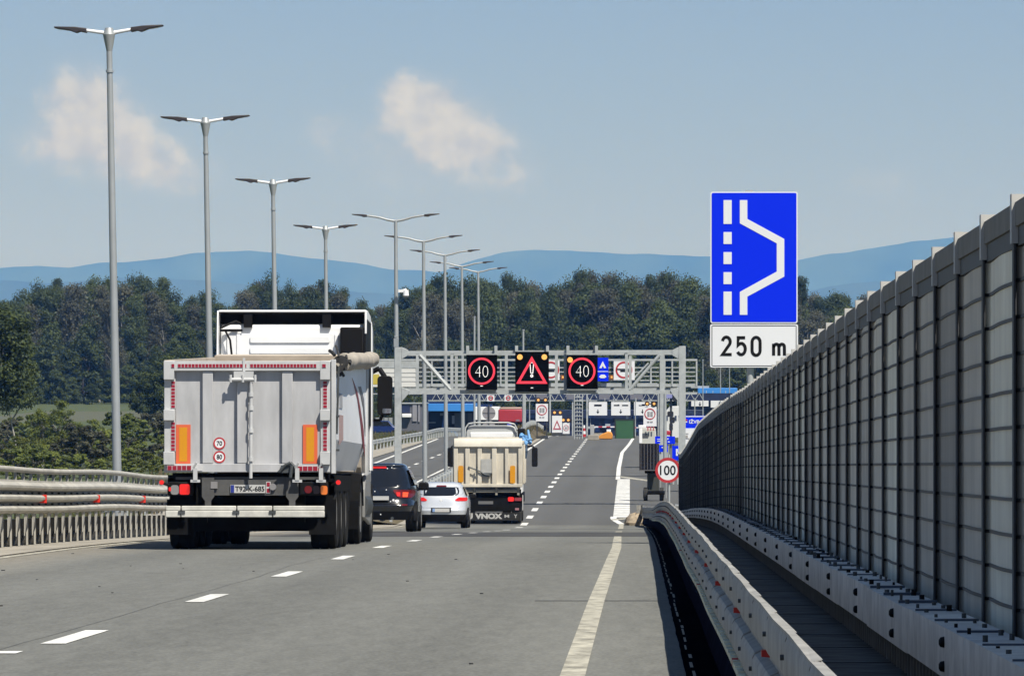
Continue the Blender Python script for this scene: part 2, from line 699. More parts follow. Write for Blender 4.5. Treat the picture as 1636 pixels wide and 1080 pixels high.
def asphalt(name, base, contrast):
    """worn asphalt: fine aggregate, long wheel-track streaks along the road, a few dark blotches"""
    m = bpy.data.materials.new(name)
    m.use_nodes = True
    nt = m.node_tree
    n, l = nt.nodes, nt.links
    b = n['Principled BSDF']
    b.inputs['Roughness'].default_value = .85
    b.inputs['Specular IOR Level'].default_value = .3
    tcn = n.new('ShaderNodeTexCoord')

    def nz(scale, stretch, det=4):
        mp = n.new('ShaderNodeMapping')
        mp.inputs['Scale'].default_value = stretch
        l.new(tcn.outputs['Object'], mp.inputs['Vector'])
        t = n.new('ShaderNodeTexNoise')
        t.inputs['Scale'].default_value = scale
        t.inputs['Detail'].default_value = det
        l.new(mp.outputs[0], t.inputs['Vector'])
        return t.outputs['Fac']

    def mt(op, a, c):
        k = n.new('ShaderNodeMath')
        k.operation = op
        for i, v in enumerate((a, c)):
            if isinstance(v, (int, float)):
                k.inputs[i].default_value = v
            else:
                l.new(v, k.inputs[i])
        return k.outputs[0]
    f = mt('MULTIPLY', mt('SUBTRACT', nz(38, (1, .25, 1), 6), .5), 1.5)
    st = mt('MULTIPLY', mt('SUBTRACT', nz(1.1, (1, .02, 1), 5), .5), .75)
    bl = mt('MULTIPLY', mt('SUBTRACT', nz(.35, (1, .12, 1), 6), .5), .8)
    md = mt('MULTIPLY', mt('SUBTRACT', nz(9, (1, .12, 1), 6), .5), .9)
    v = mt('ADD', mt('ADD', f, mt('ADD', st, md)), bl)
    v = mt('ADD', mt('MULTIPLY', v, contrast), 1.0)
    mxn = n.new('ShaderNodeMix')
    mxn.data_type = 'RGBA'
    mxn.blend_type = 'MULTIPLY'
    mxn.inputs['Factor'].default_value = 1
    sx = n.new('ShaderNodeSeparateXYZ')
    l.new(tcn.outputs['Object'], sx.inputs[0])
    # polished wheel tracks and oil-dark lane centres, dust towards the verge
    wt_ = mt('MULTIPLY', mt('COSINE', mt('MULTIPLY', mt('ADD', sx.outputs[0], 2.1), 3.4), 0), .055)
    v = mt('ADD', v, mt('MULTIPLY', wt_, mt('ADD', nz(.5, (1, .02, 1), 3), .4)))
    dm = n.new('ShaderNodeMapRange')
    dm.interpolation_type = 'SMOOTHSTEP'
    dm.inputs['From Min'].default_value = -6.6
    dm.inputs['From Max'].default_value = -8.7
    l.new(mt('ADD', sx.outputs[0], mt('MULTIPLY', mt('SUBTRACT', nz(.4, (1, .1, 1), 6), .5), 2.2)), dm.inputs['Value'])
    dc = n.new('ShaderNodeMix')
    dc.data_type = 'RGBA'
    l.new(mt('MULTIPLY', dm.outputs['Result'], .8 if contrast > .4 else 0.), dc.inputs['Factor'])
    dc.inputs['A'].default_value = (*base, 1)
    dc.inputs['B'].default_value = (.225, .205, .165, 1)
    l.new(dc.outputs['Result'], mxn.inputs['A'])
    l.new(v, mxn.inputs['B'])
    l.new(mxn.outputs['Result'], b.inputs['Base Color'])
    bp = n.new('ShaderNodeBump')
    bp.inputs['Strength'].default_value = .5
    bp.inputs['Distance'].default_value = .006
    l.new(nz(60, (1, .5, 1), 3), bp.inputs['Height'])
    l.new(bp.outputs[0], b.inputs['Normal'])
    MATS[name] = m
    return m


asph = asphalt('worn_asphalt', (.136, .138, .126), .6)
asph_far = asphalt('smooth_asphalt', (.093, .094, .091), .3)
asph_dark = asphalt('shimmer_asphalt', (.058, .058, .058), .5)
conc = M('dusty_concrete', (.40, .37, .31), .9, nz=.2, scale=1.6, stretch=(1, .15, 1))
grass_m = M('roadside_grass', (.075, .085, .03), .95, nz=.6, scale=2.4, stretch=(1, .3, 1))
dry_grass = M('dry_grass', (.13, .105, .055), .95, nz=.5, scale=3, stretch=(1, .3, 1))

mb = MB(asph)
ribbon(mb, -8.62, .62, -50, 203, 0, nx=3)
struct(mb.build('road_surface', smooth=80), 'grey worn asphalt of the bridge carriageway', 'road')
RIGHT = [(203, .62), (216, .9), (232, 2.0), (250, 4.2), (440, 4.2), (478, 1.2), (900, 1.0)]
mb = MB(asph_far)
ribbon(mb, -8.3, lambda d: interp(RIGHT, d), 203, 900, 0, step=3, nx=3)
struct(mb.build('road_surface', smooth=80), 'smooth asphalt carriageway running to the border crossing', 'road')
mb = MB(asph_far)
ribbon(mb, -17.4, -10.85, -50, 900, 0, step=3, nx=2)
struct(mb.build('road_surface', smooth=80), 'asphalt of the opposite carriageway', 'road')
mb = MB(galv_dark)
ribbon(mb, -18.6, 1.9, -50, 203, -.9, step=6)
ribbon(mb, -18.6, -18.59, -50, 203, -.2, step=6)
ribbon(mb, lambda d: -18.6, lambda d: 1.9, -50, 203, -.06, step=1.5)
struct(mb.build('bridge_slab', smooth=80), 'concrete deck of the motorway bridge', 'bridge')
mb = MB(asph_dark)  # darker asphalt paints the heat-shimmer band
ribbon(mb, -8.5, .4, 112, 140, .004, nx=2)
struct(mb.build('road_shimmer_band', smooth=80), 'darker asphalt strip painted for heat shimmer across the bridge end', 'road')
mb = MB(M('joint_rubber', (.03, .03, .03), .7))
ribbon(mb, -8.5, .4, 150, 151.6, .006, step=.4)
ribbon(mb, -8.5, .4, 176, 177.6, .006, step=.4)
ribbon(mb, -.92, .42, 50.2, 50.32, .004, step=.06)
struct(mb.build('road_joint', smooth=80), 'dark expansion joints across the bridge roadway', 'road')
mb = MB(conc)
ribbon(mb, -9.95, -8.6, -50, 203, .012, nx=1)
struct(mb.build('verge_kerb', smooth=80), 'beige dusty concrete verge under the white guard rail', 'verge')
mb = MB(conc)
ribbon(mb, -8.72, -8.3, 203, 486, .03, step=3)
ribbon(mb, -10.85, -10.55, 203, 500, .03, step=3)
ribbon(mb, lambda d: -17.4 - 1.7 * (1 - sstep(420, 500, d)), -17.4, 203, 500, .03, step=3)
struct(mb.build('verge_path', smooth=80), 'pale concrete strips along the carriageway edges', 'verge')
mb = MB(dry_grass)


def median_z(x, d):
    t = max(0, 1 - abs(x + 9.6) / 1.0)
    return R(d) + .01 + t * (.12 + 1.0 * math.exp(-((d - 470) / 60) ** 2) + .05 * noise.noise((x * 3, d * .4, 0)))


mb.grid([[(x, d, median_z(x, d)) for x in (-10.6, -10.2, -9.9, -9.6, -9.2, -8.9, -8.68)] for d in range(204, 620, 4)])
struct(mb.build('median_ground', smooth=80), 'mound of dry grass on the median strip', 'median')
mb = MB(M('crack_sealant', (.055, .055, .055), .6))


def crack(pts, w_):
    for (xa, da), (xb, db) in zip(pts, pts[1:]):
        ax = abs(xb - xa) > abs(db - da) * .2
        ox, od = (0, w_ * 2.2) if ax else (w_, 0)
        mb.add([(xa - ox, da - od, R(da - od) + .0035), (xb - ox, db - od, R(db - od) + .0035), (xb + ox, db + od, R(db + od) + .0035), (xa + ox, da + od, R(da + od) + .0035)], [(0, 1, 2, 3), (3, 2, 1, 0)])


for x0, d0, n_, along in ((-4.12, 24, 40, True), (-7.4, 41, 14, True)):
    x, d, pts = x0, d0, []
    for k in range(n_):
        pts.append((x, d))
        d += rnd.uniform(1., 2.)
        x += rnd.gauss(0, .015) if n_ > 20 else rnd.gauss(0, .09)
    crack(pts, .0028)
for d0, xa, xb in ((64, -8.2, -5.0), (73, -3.7, -1.)):
    pts, x, d = [], xa, d0
    while x < xb:
        pts.append((x, d))
        x += rnd.uniform(.15, .4)
        d += rnd.gauss(0, .22)
    crack(pts, .005)
struct(mb.build('road_crack', smooth=0), 'thin dark cracks and seams in the near asphalt', 'road')

# ---- markings
MBF = MB(road_white2)
mb = MB(road_white)
L0 = -3.93
dashes = []
for k in range(-3, 11):
    d = 38.0 + 11.75 * k
    dashes.append((d, d + 3.1))
for a, b in dashes:
    if b > 2:
        j = rnd.uniform(-.02, .02)
        ribbon(MBF, L0 - .085 + j, L0 + .085 + j, a, b, .005, step=.8)
ribbon(MBF, L0 - .25, L0 - .05, 36.0, 36.45, .005, step=.3)


def lane_x(d):
    return interp([(160, -3.95), (205, -4.15), (300, -4.3), (486, -4.4), (900, -4.6)], d)


d = 168
while d < 486:
    if not 172 < d < 180:
        ribbon(MBF, lambda q: lane_x(q) - .12, lambda q: lane_x(q) + .12, d, d + 4.6, .005, step=1.5)
    d += 11.5


def edge_x(d):
    return interp([(-50, -.385), (50, -.375), (85, -.33), (142, -.5), (205, -.62), (213, -.95), (300, -1.08), (330, -1.15), (395, -1.15), (440, -.75), (486, -.45), (900, -.3)], d)


ribbon(mb, lambda q: edge_x(q) - .072, lambda q: edge_x(q) + .072, -50, 112, .005)
ribbon(mb, lambda q: edge_x(q) - .085, lambda q: edge_x(q) + .085, 140, 150, .005)
ribbon(mb, lambda q: edge_x(q) - .085, lambda q: edge_x(q) + .085, 180, 205, .009)
ribbon(MBF, lambda q: edge_x(q) - .12, lambda q: edge_x(q) + .12, 205, 217, .005, step=3)
ribbon(MBF, lambda q: edge_x(q) - .12, lambda q: edge_x(q) + .12, 293, 640, .005, step=3)
# chopped block marking beside the lay-by
q = 216
while q < 292:
    ribbon(MBF, edge_x(q) - .02, edge_x(q) + .62, q, q + 2.4, .005, step=1.2)
    q += 2.9
mb.grid([[(edge_x(301) + .1, 299, R(299) + .005), (edge_x(301) + .1, 303, R(303) + .005)], [(.75, 286, R(286) + .005), (.75, 290, R(290) + .005)]], flip=True)
mb.grid([[(-1.0, 211, R(211) + .009), (-1.0, 213, R(213) + .009)], [(.5, 216, R(216) + .009), (.5, 218, R(218) + .009)]], flip=True)
ribbon(mb, -8.5, -8.36, -50, 203, .005)
ribbon(MBF, -8.15, -7.95, 203, 640, .005, step=3)
# opposite carriageway
ribbon(MBF, -11.3, -11.15, 203, 520, .005, step=3)
d = 210
while d < 480:
    ribbon(MBF, -13.68, -13.48, d, d + 5, .005, step=2)
    d += 13.2
ribbon(MBF, lambda q: interp([(200, -16.2), (352, -16.3), (476, -17.1)], q) - .1, lambda q: interp([(200, -16.2), (352, -16.3), (476, -17.1)], q) + .1, 203, 480, .005, step=3)
struct(mb.build('road_markings', smooth=80), 'worn cream edge lines on the bridge', 'road marking')
struct(MBF.build('road_markings', smooth=80), 'white dashed lane lines and edge lines beyond the bridge', 'road marking')
# small stones, bits of rubber and repair spots on the near asphalt
mb = MB(M('rubber_crumb', (.03, .03, .03), .9))
for k in range(22):
    x, d = rnd.uniform(-8, 0), rnd.uniform(32, 84)
    s = rnd.uniform(.006, .018)
    mb.prism([(x + s * rnd.uniform(.7, 1.4) * math.cos(a), d + 3 * s * rnd.uniform(.7, 1.3) * math.sin(a)) for a in (0, 1.1, 2.2, 3.2, 4.3, 5.4)], R(d) - .004, R(d) + s * .5, 'z')
struct(mb.build('gravel', smooth=0), 'dark specks of grit scattered on the asphalt', 'grit', 'stuff')

# tufts of grass on verges and median
mb = MB(grass_m)


def tuft(mbd, x, y, z, h, wd, n=9, mat=None):
    for k in range(n):
        a = rnd.uniform(0, 6.28)
        px, py = x + rnd.gauss(0, wd), y + rnd.gauss(0, wd * 2)
        t = rnd.uniform(.5, 1) * h
        dx, dy = math.cos(a) * t * .3, math.sin(a) * t * .3
        s = .03 + .05 * h
        mbd.add([(px - s, py, z), (px + s, py, z), (px + dx, py + dy, z + t)], [(0, 1, 2)], mat)


for k in range(900):
    d = rnd.uniform(380, 620)
    tuft(mb, rnd.uniform(-10.2, -8.9), d, median_z(-9.6, d) - .25, rnd.uniform(.25, .55), .15, 5, rnd.choice([grass_m, dry_grass, dry_grass]))
for k in range(1600):
    d = rnd.uniform(215, 640)
    x = -19.3 - abs(rnd.gauss(0, 3))
    tuft(mb, x, d, ground_z(x, d) - .03, rnd.uniform(.3, .9), .3, 6, rnd.choice([grass_m, grass_m, dry_grass]))
for k in range(300):
    d = rnd.uniform(212, 480)
    x = interp(RIGHT, d) + .2 + abs(rnd.gauss(0, 1.5))
    tuft(mb, x, d, ground_z(x, d) - .03, rnd.uniform(.2, .5), .2, 6, rnd.choice([grass_m, dry_grass]))
struct(mb.build('grass', smooth=0), 'rough grass along the verges and the median', 'grass', 'stuff')
# ================================================================ barriers and wall


def pts_along(x, d0, d1, dz=0, step=2.):
    n = max(1, int(round((d1 - d0) / step)))
    fx = x if callable(x) else (lambda d: x)
    return [(fx(d), d, R(d) + dz) for d in [d0 + (d1 - d0) * i / n for i in range(n + 1)]]


def share_child(src, parent, loc):
    c = src.copy()
    COL.objects.link(c)
    c.parent = parent
    c.location = loc
    return c


# ---- grey noise wall on the bridge edge: posts, one panel per bay
wall_panels = [M('noise_panel_' + nm, c, .85, nz=.2, scale=2.2, stretch=(1, 1, .35), bump=.3) for nm, c in (('pale', (1.2, 1.1, .88)), ('grey', (1.02, .93, .75)), ('weathered', (.80, .73, .60)), ('stained', (.50, .46, .39)))]
wall_post = M('noise_wall_post', (.075, .08, .09), .7, .0, .2, 3)  # dark colour paints the shaded shaft below each tip
wall_tip = M('post_tip_sunlit', (.62, .61, .57), .6)  # pale colour paints the sunlit top of each post
wall_rod = M('panel_joint_steel', (.035, .037, .04), .6)
wall_cap = M('noise_wall_cap', (.26, .245, .21), .8, nz=.2, scale=3)
WX, WTOP, WBOT = 1.5, 2.22, .24


def wrise(d):
    """the wall is a little taller towards the bridge end"""
    return interp([(20, 0), (35, .06), (80, .07), (120, .32), (140, .46), (210, .32)], d)
wd0, wd1, wst = 14.3, 208.3, 2.0
nb = int((wd1 - wd0) / wst)
nw = thing('noise_barrier', 'long grey panelled noise wall with steel posts on the bridge edge', 'noise wall', (WX, wd0, R(wd0)))
wb = nw.location
pm = MB(wall_post)                                   # H-section post, flange towards the road
pm.box(-.018, -.010, -.045, .045, WBOT - .8, WTOP - .12)
pm.box(-.010, .07, -.006, .006, WBOT - .8, WTOP + .03)
pm.box(.07, .078, -.045, .045, WBOT - .3, WTOP + .03)
pm.box(-.026, .082, -.05, .05, WTOP - .15, WTOP + .045, wall_tip)
post0 = pm.build('post', nw, smooth=0)
for k in range(nb + 1):
    d = wd0 + k * wst
    loc = (0, d - wb.y, R(d) + wrise(d) - wb.z)
    if k == 0:
        post0.location = loc
    else:
        share_child(post0, nw, loc)
for k in range(nb):
    a, b = wd0 + k * wst + .012, wd0 + (k + 1) * wst - .012
    wr = wrise((a + b) / 2)
    mbp = MB(None)
    nseg = 14 if k < 40 else 6
    ph, am = rnd.uniform(-.25, .25), rnd.uniform(.016, .034)
    pmat = rnd.choice(wall_panels)

    def px(t):
        return WX + .016 - am * (1 - math.cos(2 * math.pi * (t + ph * .15))) * .25
    cols_ = []
    for i in range(nseg + 1):
        t = i / nseg
        cols_.append((px(t), lerp(a, b, t)))
    cols_ = cols_[:-1] + [(cols_[-1][0], b - .03), (cols_[-1][0] - .020, b)]
    mbp.grid([[(x, y, R(y) + z) for (x, y) in cols_] for z in (WBOT, WTOP - .16 + wr)], pmat, flip=True)
    mbp.grid([[(x + .09, y, R(y) + z) for (x, y) in cols_] for z in (WBOT, WTOP - .16 + wr)], pmat)
    mbp.grid([[(cols_[0][0], a, R(a) + z), (cols_[0][0] + .09, a, R(a) + z)] for z in (WBOT, WTOP - .16 + wr)], pmat)
    z = WBOT + .10
    while z < WTOP - .2 + wr:                              # dark joint rods
        for i in range(len(cols_) - 1):
            (x0, y0), (x1, y1) = cols_[i], cols_[i + 1]
            zz = .007
            mbp.hexa([(x0 - .007, y0, R(y0) + z - zz), (x0 + .004, y0, R(y0) + z - zz), (x1 + .004, y1, R(y1) + z - zz), (x1 - .007, y1, R(y1) + z - zz),
                      (x0 - .007, y0, R(y0) + z + zz), (x0 + .004, y0, R(y0) + z + zz), (x1 + .004, y1, R(y1) + z + zz), (x1 - .007, y1, R(y1) + z + zz)], wall_rod)
        z += .145
    for i in range(2):
        y0, y1 = lerp(a, b, i / 2), lerp(a, b, (i + 1) / 2)
        for x0, x1, z0, z1, mt_ in ((WX + .0, WX + .07, WTOP - .16, WTOP - .085, wall_rod), (WX - .012, WX + .09, WTOP - .084, WTOP + .012, wall_cap)):
            mbp.hexa([(x0, y0, R(y0) + z0 + wrise(y0)), (x1, y0, R(y0) + z0 + wrise(y0)), (x1, y1, R(y1) + z0 + wrise(y1)), (x0, y1, R(y1) + z0 + wrise(y1)),
                      (x0, y0, R(y0) + z1 + wrise(y0)), (x1, y0, R(y0) + z1 + wrise(y0)), (x1, y1, R(y1) + z1 + wrise(y1)), (x0, y1, R(y1) + z1 + wrise(y1))], mt_)
    mbp.build('panel', nw, base=wb, smooth=40)

# ---- service walkway behind the rail (steel grating) and painted dark shade band
walk = M('walkway_grating', (.13, .135, .13), .8, nz=.5, scale=4, spec=.1)
mb = MB(walk)
ribbon(mb, .66, 1.62, 10, 208, .22, step=2)
mb.sweep([(.66, 0), (.66, .218), (.665, .218), (.665, 0)], [(0, d, R(d)) for d in range(10, 210, 2)], walk)
d = 12.
while d < 200:
    mb.hexa([(.66, d, R(d) + .221), (1.6, d, R(d) + .221), (1.6, d + .05, R(d + .05) + .221), (.66, d + .05, R(d + .05) + .221),
             (.66, d, R(d) + .225), (1.6, d, R(d) + .225), (1.6, d + .05, R(d + .05) + .225), (.66, d + .05, R(d + .05) + .225)], galv_dark)
    d += 2.3
struct(mb.build('walkway_path', smooth=40), 'dark steel service walkway between guard rail and noise wall', 'walkway')
mb = MB(M('shade_band_dark', (.008, .008, .011), .95, nz=.4, scale=3, spec=.0))  # near-black sheet paints the shade below the guard rail
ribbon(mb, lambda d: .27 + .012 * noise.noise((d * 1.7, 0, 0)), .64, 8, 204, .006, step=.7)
struct(mb.build('shade_band_surface', smooth=40), 'painted dark band of shade along the foot of the guard rail', 'shade_band')
mb = MB(conc)  # pale strips paint the sunlit gap between two shadows
d = 9.
while d < 204:
    q = rnd.uniform(.30, .315)
    ribbon(mb, q, q + rnd.uniform(.008, .022), d, d + rnd.uniform(.5, 1.5), .012, step=.75)
    d += 1.62
struct(mb.build('sunlit_gap_line', smooth=0), 'pale broken strip of painted sunlight beside the shade band', 'painted_sunlight')

# ---- near guard rail: two-wave beam, skirt, posts, red reflectors
rail_m = M('weathered_rail', (.39, .385, .36), .65, .0, .34, 3.5, detail=9)
red_ref = M('red_reflector', (.40, .012, .012), .3, emit=(.8, .03, .02), estr=.02)  # slight emission added to brighten the reflectors
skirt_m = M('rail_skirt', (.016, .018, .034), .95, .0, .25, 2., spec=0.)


def w_profile(zc, hgt, dep, t=.012, sgn=-1):
    """two-wave beam section facing sgn*x, closed thin outline"""
    raw = [(-.5, -.49), (-.85, -.47), (-1, -.42), (-1, -.15), (-.8, -.10), (-.15, -.06), (-.15, .06), (-.8, .10), (-1, .15), (-1, .42), (-.85, .475), (-.5, .49)]
    a = [(-sgn * x * dep, zc + z * hgt) for x, z in raw]
    b = [(x - sgn * t, z) for x, z in a[::-1]]
    return a + b


GX = .5
gr_d0, gr_d1 = 10, 203
gr_ = thing('guard_rail', 'grey two-wave guard rail with red reflectors at the foot of the noise wall', 'guard rail', (GX, gr_d0, R(gr_d0)))
gb_ = gr_.location


def rail_x(d):
    return GX + .014 * noise.noise((d * .11, 2.2, 0)) * sstep(10, 40, d) - .32 * sstep(185, 203, d)


seglen = 2.44
mb = MB(rail_m)
d = gr_d0
while d < gr_d1 - .1:
    e = min(d + seglen + .28, gr_d1)
    off = 0.
    p = [(rail_x(q) + off, q, R(q) + .007 * (.5 - (q - d) / (e - d))) for q in [d + (e - d) * i / 5 for i in range(6)]]
    mb.sweep(w_profile(.50, .38, .05), p)
    # splice bolts
    for zz in (.40, .61):
        mb.tube((rail_x(e - .14) - .062, e - .14, R(e) + zz), (rail_x(e - .14) - .045, e - .14, R(e) + zz), .009, n=8, mat=galv_dark)
    d += seglen
mb.build('beam', gr_, base=gb_, smooth=30)
mb = MB(rail_m)
mb.sweep([(-.046, .676), (-.022, .676), (-.022, .688), (-.046, .688)], [(rail_x(q), q, R(q) + .004 * math.sin(q * 1.57)) for q in [gr_d0 + i for i in range(194)]])
mb.build('top_strip', gr_, base=gb_, smooth=0)
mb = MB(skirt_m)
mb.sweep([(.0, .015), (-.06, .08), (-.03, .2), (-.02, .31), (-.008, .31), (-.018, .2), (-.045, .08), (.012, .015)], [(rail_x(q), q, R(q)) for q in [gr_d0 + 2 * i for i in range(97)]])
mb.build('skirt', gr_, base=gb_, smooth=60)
mb = MB(M('sunlit_bead_paint', (1.1, 1.0, .72), .7, nz=.4, scale=12))  # near-white colour paints sunlit patches along the beam's lower edge
d = 10.
while d < 190:
    q = rail_x(d)
    mb.box(q - .068, q - .030, d, d + .13, R(d) + .278, R(d) + .306 + .004 * math.sin(d * 9))
    d += .22
mb.build('sunlit_beading', gr_, base=gb_, smooth=0)
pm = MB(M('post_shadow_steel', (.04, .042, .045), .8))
pm.prism([(.02, -.05), (.12, -.05), (.12, -.044), (.026, -.044), (.026, .044), (.12, .044), (.12, .05), (.02, .05)], 0, .50, 'z')
p0 = pm.build('post', gr_, smooth=0)
k = 0
d = 12.
while d < 200:
    loc = (rail_x(d) - gb_.x, d - gb_.y, R(d) - gb_.z)
    if k == 0:
        p0.location = loc
    else:
        share_child(p0, gr_, loc)
    k += 1
    d += 2.66
rm = MB(red_ref)
rm.prism([(-.040, .488), (-.008, .485), (-.008, .515), (-.040, .512)], -.03, .03, 'y')
r0 = rm.build('reflector', gr_, smooth=0)
first = True
d = 14.8
while d < 150:
    loc = (rail_x(d) - .0 - gb_.x, d - gb_.y, R(d) - gb_.z)
    if first:
        r0.location = loc
        first = False
    else:
        share_child(r0, gr_, loc)
    d += 6.3
sm = MB(red_ref)
sm.tube((-.07, 0, .297), (-.04, 0, .297), .019, n=10)
s0 = sm.build('stud_reflector', gr_, smooth=30)
for i, d in enumerate((26, 42.4, 60, 83, 110, 135)):
    loc = (rail_x(d) - gb_.x, d - gb_.y, R(d) - gb_.z)
    if i == 0:
        s0.location = loc
    else:
        share_child(s0, gr_, loc)
# rounded end pieces
mb = MB(rail_m)
c = (rail_x(203) - .12, 203.5)
for zz in (.38, .55):
    pts = [(c[0] + .14 * math.cos(a), c[1] - .35 + .5 * math.sin(a)) for a in [math.radians(t) for t in range(-20, 201, 20)]]
    q = [(c[0] + .12 * math.cos(a), c[1] - .35 + .47 * math.sin(a)) for a in [math.radians(t) for t in range(200, -21, -20)]]
    mb.prism(pts + q, R(203) + zz, R(203) + zz + .16, 'z')
mb.build('end_terminal', gr_, base=gb_, smooth=40)

# ---- square box rail in front of the wall
bx = thing('box_rail', 'square perforated steel box rail on dark pickets before the noise wall', 'rail', (1.3, 12, R(12)))
bb = bx.location
box_m = M('box_rail_steel', (.92, .90, .84), .6, .0, .26, 4., detail=9)
BXF, BXB, BZ1, BZ0 = 1.2, 1.4, .565, .365
mb = MB(box_m)
d = 12.
while d < 206:
    e = min(d + 4.38, 208)
    z_ = .01 * noise.noise((d, 0, 3))
    mb.hexa([(BXF, d, R(d) + BZ0 + z_), (BXB, d, R(d) + BZ0 + z_), (BXB, e, R(e) + BZ0 + z_), (BXF, e, R(e) + BZ0 + z_),
             (BXF, d, R(d) + BZ1 + z_), (BXB, d, R(d) + BZ1 + z_), (BXB, e, R(e) + BZ1 + z_), (BXF, e, R(e) + BZ1 + z_)])
    d += 4.4
d = 13.3
hole_m = sign_black
while d < 204:
    for zz in (.415, .51):
        for dd in ((0,) if d < 90 else (0,)):
            mb.path([(BXF - .022, d + dd, R(d) + zz), (BXF - .016, d + dd, R(d) + zz), (BXF + .002, d + dd, R(d) + zz)], [.010, .019, .023], 12, sign_black)
    d += 4.4
d = 12.4
while d < 204:
    for xx in (1.245, 1.355):
        q = d + rnd.uniform(-.2, .2)
        r_ = rnd.choice((.008, .011, .014))
        mb.tube((xx, q, R(q) + BZ1 - .01), (xx, q, R(q) + BZ1 + rnd.uniform(.012, .03)), r_, n=6, mat=rnd.choice((sign_black, galv_dark, galv_dark)))
    if int(d / .8) % 2 == 0:
        mb.box(1.21, 1.39, d + .2, d + .23, R(d) + BZ1 - .01, R(d) + BZ1 + .008, M('clamp_blue_steel', (.10, .13, .18), .5, .4))
    d += .8
mb.build('beam', bx, base=bb, smooth=30)
mb = MB(M('picket_steel', (.30, .30, .28), .6, .2, .2, 3))
mb.sweep([(1.285, .22), (1.285, BZ0), (1.292, BZ0), (1.292, .22)], [(0, d, R(d)) for d in range(12, 209, 4)], M('picket_back', (.07, .075, .07), .8))
d = 12.1
while d < 160:
    mb.box(1.262, 1.284, d, d + .05, R(d) + .21, R(d) + BZ0 + .01)
    d += .28
mb.build('picket_screen', bx, base=bb, smooth=0)

# ---- three-wave bridge rail with handrail on the far side of the carriageway
lr = thing('bridge_rail', 'pale three-wave guard rail with slim handrail and red reflectors opposite the noise wall', 'guard rail', (-9.5, 60, R(60)))
lb = lr.location
rail_w = M('pale_rail', (.54, .52, .46), .6, .0, .22, 1.2)


def lx(d):
    return -9.5 + .05 * noise.noise((d * .08, 9, 0))


def three_wave(h0, h1, dep):
    n, a = 3, []
    raw = []
    for k in range(n):
        raw += [(0, k), (.5, k + .1), (1, k + .3), (1, k + .5), (.5, k + .72), (.06, k + .82)]
    raw += [(0, n)]
    a = [(x * dep, lerp(h0, h1, z / n)) for x, z in raw]
    return a + [(x - .012, z) for x, z in a[::-1]]


dd = [20 + 2 * i for i in range(93)]
dz = lambda q: .012 * math.sin(q * .33) + .014 * noise.noise((q * .1, 3, 1))
mb = MB(rail_w)
mb.sweep(three_wave(.46, .98, .11), [(lx(q), q, R(q) + .05 + dz(q)) for q in dd])
mb.build('beam', lr, base=lb, smooth=50)
mb = MB(galv_dark)
for q in dd:
    if q < 130:
        for i in range(2):
            for zz in (.60, .775):
                mb.tube((lx(q) + .012, q + i, R(q + i) + .05 + zz), (lx(q) + .05, q + i, R(q + i) + .05 + zz), .018, n=6)
mb.build('slot_bolts', lr, base=lb, smooth=0)
mb = MB(rail_w)
mb.sweep([(.045 * math.cos(a), 1.19 + .045 * math.sin(a)) for a in [2 * math.pi * i / 8 for i in range(8)]], [(lx(q) - .06, q, R(q) + dz(q) * 1.5) for q in dd])
mb.build('handrail', lr, base=lb, smooth=60)
pm = MB(rail_w)
pm.hexa([(-.03, -.01, .02), (.0, -.01, .02), (.0, .01, .02), (-.03, .01, .02), (-.03, -.01, .52), (.0, -.01, .52), (.0, .01, .52), (-.03, .01, .52)])
pm.prism([(.0, .50), (.0, .17), (.06, .2), (.42, .50)], .06, .072, 'x')  # plate shaped as the sunlit triangle under the beam
pm.box(-.1, -.055, -.01, .01, .52, 1.16)
p0 = pm.build('post', lr, smooth=0)
k, d = 0, 72.
while d < 196:
    loc = (lx(d) - lb.x, d - lb.y, R(d) - lb.z)
    if k == 0:
        p0.location = loc
    else:
        share_child(p0, lr, loc)
    k += 1
    d += 1.12 if d < 125 else 1.9
rm = MB(M('bright_red_reflector', (.62, .03, .02), .3, emit=(.9, .05, .03), estr=.12))  # emission added so these reflectors look lit
rm.hexa([(.02, -.05, .67), (.13, -.01, .67), (.13, .01, .67), (.02, .05, .67), (.02, -.05, .80), (.13, -.01, .80), (.13, .01, .80), (.02, .05, .80)])
r0 = rm.build('reflector', lr, smooth=0)
for i, d in enumerate((72., 80.5, 89.2, 98.0, 107., 116., 125.)):
    loc = (lx(d) - lb.x, d - lb.y, R(d) - lb.z)
    if i == 0:
        r0.location = loc
    else:
        share_child(r0, lr, loc)
mb = MB(M('parapet_shade', (.055, .053, .05), .9, nz=.25, scale=2))  # dark colour paints the shade behind the rail posts
mb.sweep([(-.36, .0), (-.2, .0), (-.2, .42), (-.36, .42)], [(lx(q), q, R(q)) for q in dd])
d = 76.
while d < 196:
    st_ = 1.12 if d < 125 else 1.9
    mb.prism([(d, R(d) + .01), (d + st_, R(d + st_) + .01), (d + st_ * .5, R(d) + .17)], lx(d) - .195, lx(d) - .17, 'x', conc)  # pale triangles paint the sunlit patches between the post shadows
    d += st_
mb.build('parapet', lr, base=lb, smooth=0)

# ---- far rails beyond the bridge


